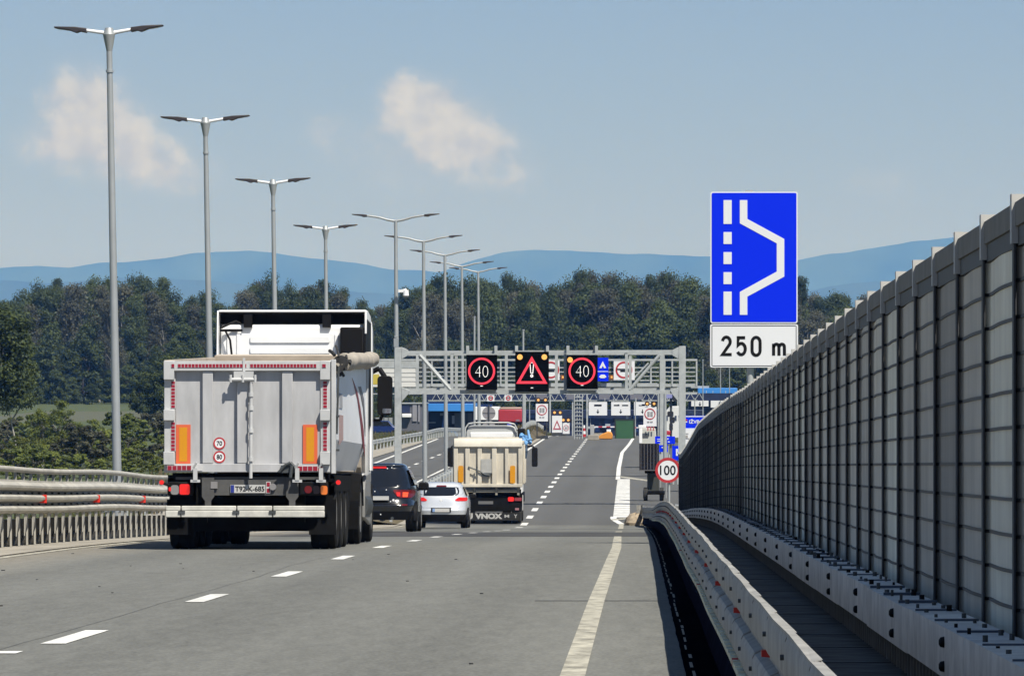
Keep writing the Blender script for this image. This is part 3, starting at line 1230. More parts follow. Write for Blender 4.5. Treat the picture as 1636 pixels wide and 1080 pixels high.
def far_rail(name, label, xf, d0, d1, post=3.):
    t = thing(name, label, 'guard rail', (xf(d0), d0, R(d0)))
    b = t.location
    m1 = MB(galv)
    n = int((d1 - d0) / 4)
    m1.sweep(w_profile(.62, .32, .08, sgn=-1 if xf(d0) > -12 else 1), [(xf(d0 + (d1 - d0) * i / n), d0 + (d1 - d0) * i / n, gz(xf, d0 + (d1 - d0) * i / n)) for i in range(n + 1)])
    m1.build('beam', t, base=b, smooth=40)
    pm_ = MB(galv)
    pm_.box(.0, .1, -.03, .03, -.2, .8)
    first_ = pm_.build('post', t, smooth=0)
    q, kk = d0 + 1, 0
    while q < d1 and kk < 100:
        loc_ = (xf(q) - b.x, q - b.y, gz(xf, q) - b.z)
        if kk == 0:
            first_.location = loc_
        else:
            share_child(first_, t, loc_)
        kk += 1
        q += post
    return t


def gz(xf, d):
    x = xf(d)
    return median_z(x, d) if -10.6 < x < -8.7 else R(d)


far_rail('guard_rail', 'guard rail on the dry grass median behind the small dump truck', lambda d: interp([(205, -9.1), (440, -9.15), (490, -9.3), (560, -9.5)], d), 205, 560, 4)
far_rail('guard_rail', 'guard rail along the outer edge of the opposite carriageway', lambda d: interp([(203, -19.3), (390, -19.3), (430, -18.6), (470, -17.7), (560, -17.6)], d), 203, 560, 4)
far_rail('guard_rail', 'guard rail beside the lay-by beyond the noise wall', lambda d: interp([(212, 1.6), (232, 2.6), (250, 4.7), (440, 4.7)], d), 212, 440, 4)

# broken concrete lump with rusty end, by the rail terminal
mb = MB(M('sandy_rubble', (.42, .34, .24), .95, nz=.45, scale=6))
cx, cd = -.12, 203
rows = []
for i in range(7):
    t = math.pi * i / 6
    r = []
    for j in range(13):
        a = 2 * math.pi * j / 12
        k = 1 + .3 * noise.noise((math.cos(a) * 2, math.sin(a) * 2, i * .7))
        r.append((cx + .38 * math.sin(t) * math.cos(a) * k, cd + .6 * math.sin(t) * math.sin(a) * k, R(cd) + .1 + .34 * math.cos(t) * k))
    rows.append(r)
mb.grid(rows)
tag(mb.build('rubble_heap', smooth=30), 'small sandy heap of broken concrete at the end of the guard rail', 'rubble')
# ================================================================ vehicles
tipper_grey = M('tipper_grey_paint', (.565, .57, .58), .5, .05, .2, 2.6, (1, 1, .3), detail=11)
tipper_frame = M('tipper_frame_paint', (.64, .65, .65), .45, .05, .12, 3, detail=9)
tipper_white = M('tipper_white_side', (1.12, 1.14, 1.16), .4, 0, .10, 1.1, (1, .4, 1))
dusty_in = M('dusty_inner', (.62, .54, .44), .9, nz=.2, scale=2)
tarp_m = M('rolled_tarpaulin', (.50, .45, .37), .85, nz=.2, scale=3, bump=.5)
chassis_m = M('chassis_black', (.009, .009, .009), .9, nz=.4, scale=4, spec=.1)
chassis_grey = M('chassis_grey', (.09, .09, .088), .7, nz=.25, scale=4)
bar_m = M('chalky_bar', (.68, .67, .61), .7, nz=.2, scale=5)
tape_red = M('reflective_red', (.36, .012, .035), .4)
tape_white = M('reflective_white', (.70, .70, .70), .4)
mark_orange = M('marker_amber', (.80, .34, .008), .4)
mark_red = M('marker_fluorescent_red', (.85, .16, .06), .4)
lamp_red = M('lamp_red', (.55, .01, .01), .2, emit=(1, .03, .02), estr=.35)
lamp_dark_red = M('lamp_dark_red', (.16, .008, .01), .2)
lamp_orange = M('lamp_orange', (.75, .18, .03), .25, emit=(1, .3, .05), estr=.1)
lens_grey = M('lens_grey', (.30, .29, .29), .3)
glass_dark = M('dark_glass', (.012, .014, .018), .06, spec=.7, coat=.3)
rim_m = M('steel_rim', (.32, .32, .31), .5, .4, .2, 6)
plate_m = M('plate_white', (.62, .62, .60), .5)


def lathe_x(mb, cx, cy, cz, prof, n=28, mat=None):
    """profile (dx, r) around an axle along x"""
    k = len(prof)
    vs = []
    for i in range(n):
        a = 2 * math.pi * i / n
        for dx, r in prof:
            vs.append((cx + dx, cy + r * math.cos(a), cz + r * math.sin(a)))
    fs = []
    for i in range(n):
        j = (i + 1) % n
        for q in range(k - 1):
            fs.append((i * k + q, j * k + q, j * k + q + 1, i * k + q + 1))
    fs.append(tuple(i * k for i in range(n)))
    fs.append(tuple(i * k + k - 1 for i in range(n))[::-1])
    mb.add(vs, fs, mat)


def wheel(parent, cx, cy, r, w_, side, tyre=None, rimr=.55, name='wheel'):
    m = MB(tyre or rubber)
    h = w_ / 2
    lathe_x(m, cx, cy, r, [(-h * .82, r * .62), (-h, r * .74), (-h, r * .9), (-h * .86, r * .985), (-h * .42, r), (-h * .40, r * .975), (-h * .30, r * .975), (-h * .28, r), (h * .28, r), (h * .30, r * .975), (h * .40, r * .975), (h * .42, r),
                           (h * .86, r * .985), (h, r * .9), (h, r * .74), (h * .82, r * .62)], 30)
    o = m.build(name, parent, smooth=40)
    m = MB(rim_m)
    s = side
    lathe_x(m, cx + s * h * .55, cy, r, [(-s * .02, r * .63), (s * .06, r * .62), (s * .045, r * .5), (-s * .03, r * .42), (-s * .03, r * .2), (s * .05, r * .18), (s * .06, r * .06)], 24)
    m.build('rim', o, smooth=40)
    return o


# ------------------------------------------------ tipper lorry (grey tailgate)
Y0 = 83.0
tk = thing('tipper_truck', 'grey and white tipper lorry with rolled tarpaulin, amber tailgate markers and white cab', 'lorry', (-5.72, Y0, R(Y0) - .0), (math.atan(slope(88)), 0, 0))
ZB, ZT, ZF = 1.15, 2.77, 3.03


def ztop(y):
    return lerp(ZT, ZF, y / 8.3)


# open tub
mb = MB(tipper_white)
for s in (-1, 1):
    for (y0, y1) in ((.06, 8.3),):
        o_, i_ = s * 1.255, s * 1.19

        def q(pts, mat=None):
            mb.add(pts, [tuple(range(len(pts)))] if s > 0 else [tuple(range(len(pts)))[::-1]], mat)
        zm = 1.62
        q([(o_, y0, zm), (o_, y1, zm), (o_, y1, ztop(y1)), (o_, y0, ztop(y0))])
        q([(s * 1.10, y0, ZB), (s * 1.10, y1, ZB + .05), (o_, y1, zm), (o_, y0, zm)])
        q([(i_, y1, zm), (i_, y0, zm), (i_, y0, ztop(y0)), (i_, y1, ztop(y1))], dusty_in)
        q([(s * 1.0, y1, ZB + .1), (s * 1.0, y0, ZB + .1), (i_, y0, zm), (i_, y1, zm)], dusty_in)
        mb.hexa([(s * 1.19 - .02, y0, ztop(y0) - .06), (s * 1.19 + .085, y0, ztop(y0) - .06), (s * 1.19 + .085, y1, ztop(y1) - .06), (s * 1.19 - .02, y1, ztop(y1) - .06),
                 (s * 1.19 - .02, y0, ztop(y0) + .02), (s * 1.19 + .085, y0, ztop(y0) + .02), (s * 1.19 + .085, y1, ztop(y1) + .02), (s * 1.19 - .02, y1, ztop(y1) + .02)] if s > 0 else
                [(-1.275, y0, ztop(y0) - .06), (-1.17, y0, ztop(y0) - .06), (-1.17, y1, ztop(y1) - .06), (-1.275, y1, ztop(y1) - .06),
                 (-1.275, y0, ztop(y0) + .02), (-1.17, y0, ztop(y0) + .02), (-1.17, y1, ztop(y1) + .02), (-1.275, y1, ztop(y1) + .02)], tipper_frame if s > 0 else dusty_in)
mb.box(-1.1, 1.1, .06, 8.3, ZB + .02, ZB + .1, dusty_in)
mb.hexa([(-1.18, 8.0, ZB + .1), (1.18, 8.0, ZB + .1), (1.18, 8.3, ZB), (-1.18, 8.3, ZB), (-1.18, 7.6, 3.06), (1.18, 7.6, 3.06), (1.18, 8.32, 3.10), (-1.18, 8.32, 3.10)], dusty_in)
mb.box(-1.24, 1.24, 8.32, 8.42, ZB, 3.02, tipper_white)
mb.box(1.12, 1.262, .0, .06, ZB - .02, ZT + .01, tipper_frame)
mb.box(-1.262, -1.12, .0, .06, ZB - .02, ZT + .01, tipper_frame)
mb.box(1.24, 1.285, 8.2, 8.46, ZB, 3.03, tipper_frame)
body = mb.build('tipper_body', tk, smooth=30)
# rust coloured swoosh and faint streak on the side of the tub
sw = MB(M('swoosh_dark_red', (.26, .03, .035), .5))
XS = 1.258


def side_poly(m, pts, mat=None):
    m.prism(pts, XS, XS + .006, 'x', mat)


side_poly(sw, [(4.7, 2.62), (5.2, 2.45), (6.2, 2.2), (7.3, 1.85), (7.7, 1.5), (7.6, 1.42), (7.0, 1.62), (6.2, 2.0), (5.3, 2.32)])
side_poly(sw, [(5.6, 2.52), (6.3, 2.42), (7.2, 2.2), (7.85, 1.75), (7.9, 1.95), (7.4, 2.35), (6.4, 2.54)], M('swoosh_grey', (.20, .19, .20), .5))
sw.build('emblem', body, smooth=0)
sw = MB(M('faded_red_print', (.42, .30, .29), .6))
for i, (a, b) in enumerate(((.95, 1.12), (1.2, 1.32), (1.4, 1.6), (1.68, 1.76), (1.84, 2.02))):
    side_poly(sw, [(a, 1.55 + .02 * i), (b, 1.55 + .02 * i), (b, 2.0), (a, 2.0)])
sw.build('lettering', body, smooth=0)
sw = MB(None)
for i, (a, b) in enumerate(((1.0, 1.8),)):
    side_poly(sw, [(a, 2.1), (b, 2.1), (b, 2.32), (a, 2.32)], M('faded_grey_print', (.45, .46, .48), .6))
sw.build('lettering', body, smooth=0)

# tailgate with ribs
mb = MB(tipper_grey)
mb.box(-1.10, 1.03, -.005, .05, 1.2, 2.66)
for a, b in ((-.70, -.55), (.47, .625)):
    mb.box(a, b, -.075, -.006, 1.27, 2.625)
mb.box(-.19, -.03, -.085, -.006, 1.27, 2.5)
mb.prism([(-1.12, 1.14), (.40, 1.14), (.55, 1.262), (-1.12, 1.262)], -.09, -.006, 'y')
mb.box(.56, 1.03, -.05, -.006, 1.14, 1.255)
gate = mb.build('tailgate', tk, bevel=.006, smooth=30)
mb = MB(tipper_frame)
mb.box(-1.12, 1.05, -.1, .04, 2.63, 2.775)                       # top beam
for s, xa, xb in ((-1, -1.268, -1.105), (1, 1.035, 1.19)):
    mb.box(xa, xb, -.03, .055, 1.14, 2.78)
    for z0, z1 in ((2.50, 2.775), (1.90, 2.06), (1.25, 1.44)):
        mb.box(xa - .004, xb - .012, -.105, -.03, z0, z1)
mb.box(1.195, 1.262, -.06, .0, 1.12, 2.8)
mb.build('tailgate_frame', tk, bevel=.006, smooth=30)
mb = MB(tape_white)


def tape(x0, x1, z0, z1, y, vertical=False, n=8):
    mb.box(x0, x1, y - .006, y, z0, z1, tape_white)
    for i in range(n):
        if vertical:
            a, b = lerp(z0, z1, i / n), lerp(z0, z1, (i + 1) / n)
            mb.box(x0 + .010, x1 - .010, y - .009, y - .006, a + .006, b - .004, tape_red)
        else:
            a, b = lerp(x0, x1, i / n), lerp(x0, x1, (i + 1) / n)
            mb.box(a + .005, b - .004, y - .009, y - .006, z0 + .005, z1 - .005, tape_red)


tape(-1.065, -.05, 2.675, 2.735, -.101, n=20)
tape(.0, .98, 2.675, 2.735, -.101, n=20)
tape(-1.16, -1.11, 2.675, 2.735, -.107, n=1)
tape(1.06, 1.12, 2.675, 2.735, -.107, n=1)
for xa in (-1.175, 1.065):
    tape(xa, xa + .075, 2.08, 2.48, -.031, True, 8)
    tape(xa, xa + .075, 1.45, 1.88, -.031, True, 8)
tape(-1.215, -.86, 1.165, 1.24, -.112, n=5)
tape(.70, 1.07, 1.155, 1.23, -.055, n=5)
mb.box(-1.1, -.7, -.111, -.091, 1.16, 1.25, tape_white)
mb.build('reflective_tape', gate, smooth=0)
for xa in (-1.095, .775):
    mb = MB(mark_red)
    mb.box(xa, xa + .215, -.024, -.008, 1.265, 1.84)
    mb.box(xa + .05, xa + .165, -.027, -.0245, 1.30, 1.80, mark_orange)
    mb.build('amber_marker', tk, smooth=0)
for zc, tx in ((1.565, '70'), (1.365, '80')):
    m = MB(sign_white)
    m.disc((-.455, zc), .087, -.012, 24)
    m.disc((-.455, zc), .090, -.0145, 24, sign_red, r_in=.068, depth=.003)
    o = m.build('speed_sticker', tk, smooth=0)
    text(tx, (-.455, -.0125, zc), .07, sign_black, o, width=.082, bold=.02, depth=.003)
# latch, lock bar, hinges and hooks
mb = MB(tipper_frame)
mb.box(-.235, .055, -.16, -.09, 2.47, 2.62)
mb.tube((-.30, -.16, 2.50), (.10, -.16, 2.50), .028, n=10)
for xx in (-.28, -.1, .08):
    mb.tube((xx, -.175, 2.46), (xx, -.175, 2.57), .02, n=8)
mb.box(-.105, -.07, -.115, -.1, 2.6, 2.82)
mb.tube((.015, -.13, 1.05), (.02, -.14, 2.46), .026, n=10)
for zz in (1.3, 1.72, 2.05, 2.25):
    mb.tube((.018, -.138, zz), (.018, -.138, zz + .06), .042, n=10)
mb.build('latch_bar', tk, smooth=40)
for xx in (-.80, .70, 1.05):
    mb = MB(tipper_frame)
    mb.box(xx - .03, xx + .03, -.16, -.1, 1.02, 1.2)
    mb.box(xx - .07, xx + .07, -.15, -.11, .99, 1.03)
    mb.tube((xx - .03, -.15, 1.2), (xx + .02, -.17, 1.28), .015, n=6)
    mb.build('catch_hook', tk, smooth=40)
mb = MB(galv_dark)
mb.box(.46, .68, -.12, -.055, 1.13, 1.24)
mb.path([(.43, -.13, 1.14), (.52, -.14, 1.24), (.60, -.14, 1.28), (.66, -.14, 1.22)], .022)
mb.tube((.60, -.15, 1.06), (.62, -.15, 1.24), .026)
mb.build('catch_lever', tk, smooth=40)

# rolled tarpaulin along one edge of the tub
mb = MB(tarp_m)
pts = []
for i in range(14):
    t = i / 13
    y = lerp(.35, 8.45, t)
    pts.append((1.335 + .012 * math.sin(i * 2.1), y, ztop(y) - .02 + .014 * math.sin(i * 1.7)))
k = 14
vs, fs = [], []
for i, (x, y, z) in enumerate(pts):
    for j in range(k):
        a = 2 * math.pi * j / k
        r = .125 * (1 + .14 * noise.noise((math.cos(a) * 1.5, math.sin(a) * 1.5, i * .8)))
        vs.append((x + r * math.cos(a), y, z + r * math.sin(a) * 1.0))
for i in range(len(pts) - 1):
    for j in range(k):
        fs.append((i * k + j, i * k + (j + 1) % k, (i + 1) * k + (j + 1) % k, (i + 1) * k + j))
fs += [tuple(range(k)), tuple(range(13 * k, 14 * k))[::-1]]
mb.add(vs, fs)
tarp = mb.build('tarpaulin_roll', tk, smooth=60)
mb = MB(M('bunched_tarp_dark', (.03, .03, .03), .8, nz=.8, scale=9))
for i in range(26):                                             # bunched dark end of the roll
    a, r = rnd.uniform(0, 6.28), rnd.uniform(.02, .15)
    x, z, y = 1.31 + r * math.cos(a), ZT - .03 + r * math.sin(a) * 1.1, rnd.uniform(.0, .34)
    u = [rnd.gauss(0, .06) for _ in range(3)]
    mb.path([(x, y, z), (x + u[0] * .5, y + .04, z + u[1] * .6), (x + u[0], y + .09, z + u[1])], rnd.uniform(.016, .034), 6, rnd.choice([None, None, None, tarp_m]))
mb.tube((1.32, .03, ZT - .03), (1.32, .36, ZT - .02), .12, n=12)
mb.build('roll_end', tarp, smooth=60)
mb = MB(galv_dark)
mb.tube((1.275, .0, 1.7), (1.30, .0, 2.7), .016, n=8)
for zz in (1.45, 1.95):
    mb.box(1.262, 1.31, -.02, .06, zz, zz + .03)
mb.build('crank_rod', tk, smooth=40)

# chassis, rear beam, lights
mb = MB(chassis_m)
mb.box(-.5, .5, .1, 8.6, .82, 1.1)
mb.box(-1.15, 1.15, .05, .5, 1.04, 1.13)
mb.box(-1.22, 1.22, .35, 4.6, 1.0, 1.045)                         # mudguard plates over the axles
for s in (-1, 1):
    mb.box(s * 1.24 - (.02 if s > 0 else 0), s * 1.24 + (.0 if s > 0 else .02), .3, 4.7, .86, 1.1)
    mb.box(s * 1.05 - .2, s * 1.05 + .2, .26, .28, .22, .74)      # mud flap
    mb.box(s * .72 - .08, s * .72 + .08, .05, .2, .4, 1.04)
mb.box(-1.2, 1.2, .30, .34, .55, .80)
mb.box(-1.22, 1.22, .40, .44, .27, .60)
for y in (.95, 2.26, 3.57):
    mb.tube((-1., y, .51), (1., y, .51), .085)
    mb.box(-.55, -.35, y - .3, y + .4, .42, .8)
    mb.box(.35, .55, y - .3, y + .4, .42, .8)
mb.box(-.42, -.1, .5, 1.4, .34, .5)
mb.box(.1, .34, .6, 1.6, .30, .55)
mb.box(-1.1, 1.1, 4.9, 6.1, .55, 1.0)
chs = mb.build('chassis', tk, smooth=30)
mb = MB(chassis_grey)
mb.box(-.62, .62, -.02, .05, .80, 1.03)
for s in (-1, 1):
    mb.prism([(s * .62 - .09, 1.06), (s * .62 - .09, .78), (s * .62 - .045, .72), (s * .62 - .045, .6), (s * .62 + .045, .6), (s * .62 + .045, .72), (s * .62 + .09, .78), (s * .62 + .09, 1.06)], -.05, .0, 'y')
mb.box(-1.1, 1.1, -.01, .02, 1.03, 1.07)
mb.build('rear_beam', tk, smooth=30)
mb = MB(bar_m)
for a, b in ((-1.24, -1.02), (-1.01, -.2), (-.19, .33), (.34, 1.10)):
    mb.box(a, b, -.13, -.02, .475, .570)
    mb.box(a + .004, b - .002, -.122, -.02, .572, .645)
mb.build('underrun_bar', tk, bevel=.012, smooth=40)
mb = MB(galv_dark)
for xx in (-1.0, -.2, .335):
    mb.box(xx - .05, xx + .05, -.145, -.131, .53, .57)
mb.build('bar_bracket', tk, smooth=0)
mb = MB(plate_m)
mb.box(-.29, .225, -.045, -.03, .835, .955)
mb.box(-.285, -.235, -.048, -.0455, .84, .95, M('plate_blue', (.02, .04, .3), .5))
plt = mb.build('number_plate', tk, smooth=0)
text('T92-K-685', (-.005, -.0455, .895), .078, sign_black, plt, width=.43, bold=.016, depth=.003)
for s in (-1, 1):
    mb = MB(black)
    x0, x1 = (-1.22, -.84) if s < 0 else (.72, 1.15)
    mb.box(x0, x1, -.03, .06, .80, 1.0)
    h = mb.build('light_housing', tk, bevel=.02)
    mb = MB(lens_grey)
    if s < 0:
        mb.prism(rrect(-1.04, -.89, .81, .965, .03), -.05, -.031, 'y', lamp_red)
        mb.prism(rrect(-1.17, -1.05, .81, .95, .04), -.045, -.031, 'y', lens_grey)
        mb.prism(rrect(-1.2, -1.165, .86, .92, .015), -.05, -.031, 'y', lamp_red)
    else:
        mb.prism(rrect(.80, .91, .83, .94, .05), -.045, -.031, 'y', lamp_dark_red)
        mb.prism(rrect(1.04, 1.14, .81, .94, .03), -.05, -.031, 'y', lamp_orange)
        mb.prism(rrect(.93, 1.02, .82, .94, .03), -.045, -.031, 'y', M('lens_smoke', (.06, .03, .03), .3))
    mb.build('lamp_lens', h, smooth=30)
    mb = MB(black)
    mb.path([(s * 1.2, -.02, .95), (s * 1.30, -.06, .985)], .022)
    mb.tube((s * 1.30, -.09, .99), (s * 1.30, -.04, .99), .035, mat=lamp_red)
    mb.build('marker_lamp', tk, smooth=40)
mb = MB(lens_grey)
mb.tube((.335, -.06, .925), (.335, -.02, .925), .05, n=16)
mb.build('reversing_lamp', tk, smooth=30)
mb = MB(lens_grey)
mb.box(-.58, -.48, -.06, -.021, .90, 1.0)
mb.build('reversing_lamp', tk, smooth=0)
mb = MB(tape_white)
mb.box(.235, .30, -.03, -.021, .83, 1.0, tape_white)
mb.box(.245, .29, -.034, -.0305, .84, .90, tape_red)
mb.box(.245, .29, -.034, -.0305, .93, .99, tape_red)
mb.build('reflective_tape', tk, smooth=0)
for y in (.95, 2.26, 3.57):
    for s in (-1, 1):
        wheel(tk, s * 1.045, y, .52, .385, s, rubber)
for s in (-1, 1):
    wheel(tk, s * 1.08, 7.15, .52, .29, s, rubber)
    wheel(tk, s * .74, 7.15, .52, .29, s, rubber)
    wheel(tk, s * 1.06, 10.9, .52, .33, s, rubber)
    mb = MB(chassis_m)                                           # mudguards of the drive axle
    arc = [(7.15 + .66 * math.cos(a), .52 + .62 * math.sin(a)) for a in [math.radians(t) for t in range(10, 171, 20)]]
    inn = [(7.15 + .62 * math.cos(a), .52 + .58 * math.sin(a)) for a in [math.radians(t) for t in range(170, 9, -20)]]
    mb.prism(arc + inn, s * .92 - .32, s * .92 + .32, 'x')
    mb.box(s * .92 - .3, s * .92 + .3, 6.47, 6.49, .25, .7)
    mb.build('mudguard', tk, smooth=40)
    mb = MB(M('side_skirt_grey', (.30, .30, .29), .5, nz=.15, scale=3))
    mb.prism([(8.1, .42), (10.1, .30), (10.1, 1.18), (8.45, 1.12), (8.1, .9)], s * 1.215 - .03, s * 1.215 + .03, 'x')
    mb.build('side_skirt', tk, bevel=.02)
    mb = MB(galv_dark)
    mb.tube((s * 1.02, 8.2, .62), (s * 1.02, 9.9, .62), .28, n=16)
    mb.build('fuel_tank', tk, smooth=40)

# cab
mb = MB(white_paint)
mb.prism([(9.0, .95), (11.35, .55), (11.42, 1.9), (11.1, 3.25), (10.75, 3.5), (9.0, 3.62)], -1.19, 1.19, 'x')
cab = mb.build('cab', tk, bevel=.07, smooth=40, seg=3)
mb = MB(white_paint)
mb.prism(rrect(-1.08, .78, 2.85, 3.46, .08), 8.97, 8.998, 'y')
for z in (2.95, 3.12, 3.30):
    mb.prism(rrect(-.70, .62, z, z + .115, .03), 8.945, 8.972, 'y')
mb.box(-.92, -.86, 8.95, 8.972, 2.8, 3.45)
mb.box(.70, .76, 8.95, 8.972, 2.8, 3.45)
mb.build('cab_back_panel', cab, bevel=.01, smooth=30)
mb = MB(black)
mb.box(.80, 1.195, 8.75, 8.97, 1.2, 3.56)
mb.build('air_intake', tk, bevel=.03)
mb = MB(white_paint)
th = .018
# deflector shell: sloping lid plus side fairings with a hollow underneath
mb.prism([(8.90, 3.81), (8.90, 3.845), (9.3, 3.86), (10.2, 3.80), (10.95, 3.56), (10.95, 3.53), (10.2, 3.77), (9.3, 3.83)], -1.21, 1.21, 'x')
FAIR = [(8.60, 2.0), (9.0, 1.95), (9.1, 3.3), (10.9, 3.3), (10.95, 3.56), (10.2, 3.79), (9.3, 3.845), (8.86, 3.835), (8.80, 3.70)]
mb.prism(FAIR, -1.235, -1.21, 'x')
mb.prism([(10.55, 1.2), (11.0, 1.2), (11.0, 3.3), (10.95, 3.56), (10.55, 3.70)], 1.2, 1.24, 'x')
mb.prism([(8.78, 3.70), (10.6, 3.66), (10.2, 3.79), (9.3, 3.845), (8.86, 3.835)], 1.21, 1.235, 'x')
mb.box(1.205, 1.24, 8.76, 8.80, 3.45, 3.83)
mb.build('roof_deflector', cab, bevel=.008, smooth=30)
mb = MB(black)
mb.prism([(8.66, 2.0), (10.56, 1.95), (10.56, 3.66), (8.80, 3.69)], 1.20, 1.228, 'x')
mb.build('side_fairing', cab, smooth=0)
mb = MB(black)
mb.box(-1.205, 1.205, 9.25, 9.3, 3.63, 3.80)
for xx in (-.73, .57):
    mb.box(xx - .07, xx + .07, 8.93, 9.25, 3.56, 3.79)
mb.box(-1.19, -.82, 8.93, 8.95, 3.49, 3.53)
mb.path([(-1.1, 8.9, 3.5), (-1.02, 8.86, 3.35), (-.98, 8.86, 3.0), (-1.0, 8.8, 2.9)], .018)
mb.path([(-1.17, 8.8, 3.55), (-.93, 8.88, 3.66), (-.85, 8.9, 3.62)], .02)
mb.build('deflector_strut', cab, smooth=30)
for s in (-1, 1):
    mb = MB(black)
    mb.prism(rrect(s * 1.44 - .125, s * 1.44 + .125, 2.14, 2.80, .06), 10.95, 11.12, 'y')
    mb.path([(s * 1.2, 11.1, 2.86), (s * 1.34, 11.05, 2.93), (s * 1.44, 11.03, 2.78)], .045)
    mb.path([(s * 1.2, 11.1, 2.05), (s * 1.36, 11.05, 2.05), (s * 1.40, 11.03, 2.15)], .03)
    o = mb.build('mirror', tk, bevel=.02, smooth=40)
    mb = MB(M('mirror_glass', (.5, .55, .6), .05, 1.))
    mb.prism(rrect(s * 1.46 - .06, s * 1.46 + .09, 2.17, 2.25, .02), 10.943, 10.949, 'y')
    mb.build('mirror_glass', o, smooth=0)

# the tractor stands a little further ahead of the tub than first drawn
_done = set()
for ch in list(tk.children) + [g for c_ in tk.children for g in c_.children]:
    if ch.data.name in _done:
        continue
    _done.add(ch.data.name)
    for v in ch.data.vertices:
        if v.co.y > 4.76:
            v.co.y += 1.05

# ------------------------------------------------ small beige dump truck
Y2 = 205.
cream = M('dirty_cream_paint', (.70, .645, .53), .6, nz=.22, scale=2.2, stretch=(1, 1, .4), detail=9)
cream_lite = M('cream_rim_paint', (.80, .75, .63), .6, nz=.16, scale=2)
t2 = thing('dump_truck', 'dirty cream dump truck with ribbed tailgate and blue tarpaulin bundle', 'lorry', (-5.47, Y2, R(Y2) + .005), (math.atan(slope(209)), 0, 0))
mb = MB(cream)
for s in (-1, 1):
    a, b = (1.17, 1.25) if s > 0 else (-1.25, -1.17)
    mb.box(a, b, .05, 4.6, 1.4, 2.9)
    mb.box(a - .02, b + .03, .05, 4.6, 2.9, 3.02)
    for y in (.9, 1.8, 2.7, 3.6):
        mb.box(b - .001 if s > 0 else a - .06, b + .06 if s > 0 else a + .001, y, y + .14, 1.45, 2.88)
mb.box(-1.17, 1.17, .05, 4.6, 1.35, 1.45)
mb.box(-1.25, 1.25, 4.55, 4.7, 1.4, 3.12)
mb.box(-1.16, 1.16, .3, 4.5, 1.45, 2.75, dusty_in)
mb.build('tipper_body', t2, bevel=.015)
mb = MB(cream)
mb.box(-1.24, 1.24, .0, .05, 1.40, 2.98)
for a, b in ((-1.25, -1.10), (-.83, -.67), (-.385, -.23), (.14, .31), (.615, .74), (1.1, 1.25)):
    mb.box(a, b, -.10, -.002, 1.46, 2.82)
mb.box(-1.25, 1.25, -.11, .0, 1.34, 1.46)
mb.prism([(-.14, 2.80), (-.14, 2.95), (-.08, 3.08), (.06, 3.12), (.06, 2.80)], -1.24, 1.24, 'x', cream_lite)
gt2 = mb.build('tailgate', t2, bevel=.015)
for xa in (-1.085, .80):
    mb = MB(mark_orange)
    mb.prism(rrect(xa, xa + .19, 1.52 if xa < 0 else 1.48, 2.12, .05), -.125, -.102, 'y')
    mb.build('amber_marker', t2, smooth=0)
mb = MB(M('latch_plate_grey', (.50, .50, .47), .6, nz=.15, scale=5))
mb.box(-.25, .135, -.13, -.101, 1.86, 2.36)
mb.box(-.2, .1, -.14, -.11, 1.72, 1.86, galv_dark)
mb.path([(-.72, -.13, 2.08), (-.32, -.15, 1.93), (-.12, -.15, 1.80), (.05, -.15, 1.78)], .025, mat=galv_dark)
mb.tube((-.42, -.16, 1.85), (-.40, -.16, 2.08), .03, mat=galv_dark)
mb.build('latch_plate', t2, smooth=30)
mb = MB(M('cream_frame_dirty', (.36, .33, .26), .7, nz=.3, scale=4))
for a, b in ((-1.2, -.55), (-.45, .25), (.35, 1.05)):
    mb.box(a, b, .0, .2, 1.15, 1.25)
for xx in (-1.15, -.5, .3, 1.1):
    mb.box(xx - .04, xx + .04, .02, .18, 1.05, 1.34)
mb.build('tipping_frame', t2, smooth=0)
mb = MB(chassis_m)
mb.box(-1.15, 1.1, .25, 5.2, .72, 1.18)
mb.box(-1.2, 1.2, .12, .2, .45, 1.0)
mb.box(1.18, 1.24, .1, 4.6, .75, 1.1)
mb.build('chassis', t2, smooth=0)
mb = MB(M('mudflap_grey', (.035, .035, .035), .9, nz=.2, scale=4, spec=.1))
mb.box(-1.22, 1.18, .02, .04, .13, .42)
fl = mb.build('mudflap', t2, smooth=0)
text('U', (-.66, .02, .285), .22, M('flap_lettering', (.55, .55, .53), .7), fl, width=.2, bold=.06, depth=.01)
text('VNOX', (.02, .02, .285), .21, M('flap_lettering', (.55, .55, .53), .7), fl, width=1.0, bold=.06, depth=.01)
text('M', (.68, .02, .285), .11, M('flap_lettering', (.55, .55, .53), .7), fl, width=.17, bold=.02, depth=.01)
text('Y', (1.0, .02, .285), .13, M('flap_lettering', (.55, .55, .53), .7), fl, width=.12, bold=.02, depth=.01)
mb = MB(M('plate_dusty', (.16, .16, .16), .7))
mb.box(-.36, .18, .1, .119, .72, .83)
mb.build('number_plate', t2, smooth=0)
for s in (-1, 1):
    mb = MB(lamp_red)
    x0 = .72 if s > 0 else -1.25
    mb.prism(rrect(x0, x0 + .22, .82, .98, .05), .07, .118, 'y')
    mb.prism(rrect(x0 + .24, x0 + .5, .84, .96, .03), .08, .118, 'y', M('lamp_pink', (.35, .05, .06), .3))
    mb.build('tail_lamp', t2, smooth=30)
mb = MB(M('mudguard_white', (.6, .6, .58), .5))
mb.box(1.245, 1.275, .1, .25, .5, 1.05)
mb.box(.98, 1.12, .1, .118, .5, .58, M('pink_reflector', (.4, .2, .22), .5))
mb.build('mudguard_edge', t2, smooth=0)
for s in (-1, 1):
    wheel(t2, s * 1.02, 1.0, .5, .34, s, rubber_dusty)
    wheel(t2, s * .66, 1.0, .5, .30, s, rubber_dusty)
    wheel(t2, s * 1.03, 4.9, .5, .3, s, rubber_dusty)
mb = MB(white_paint)
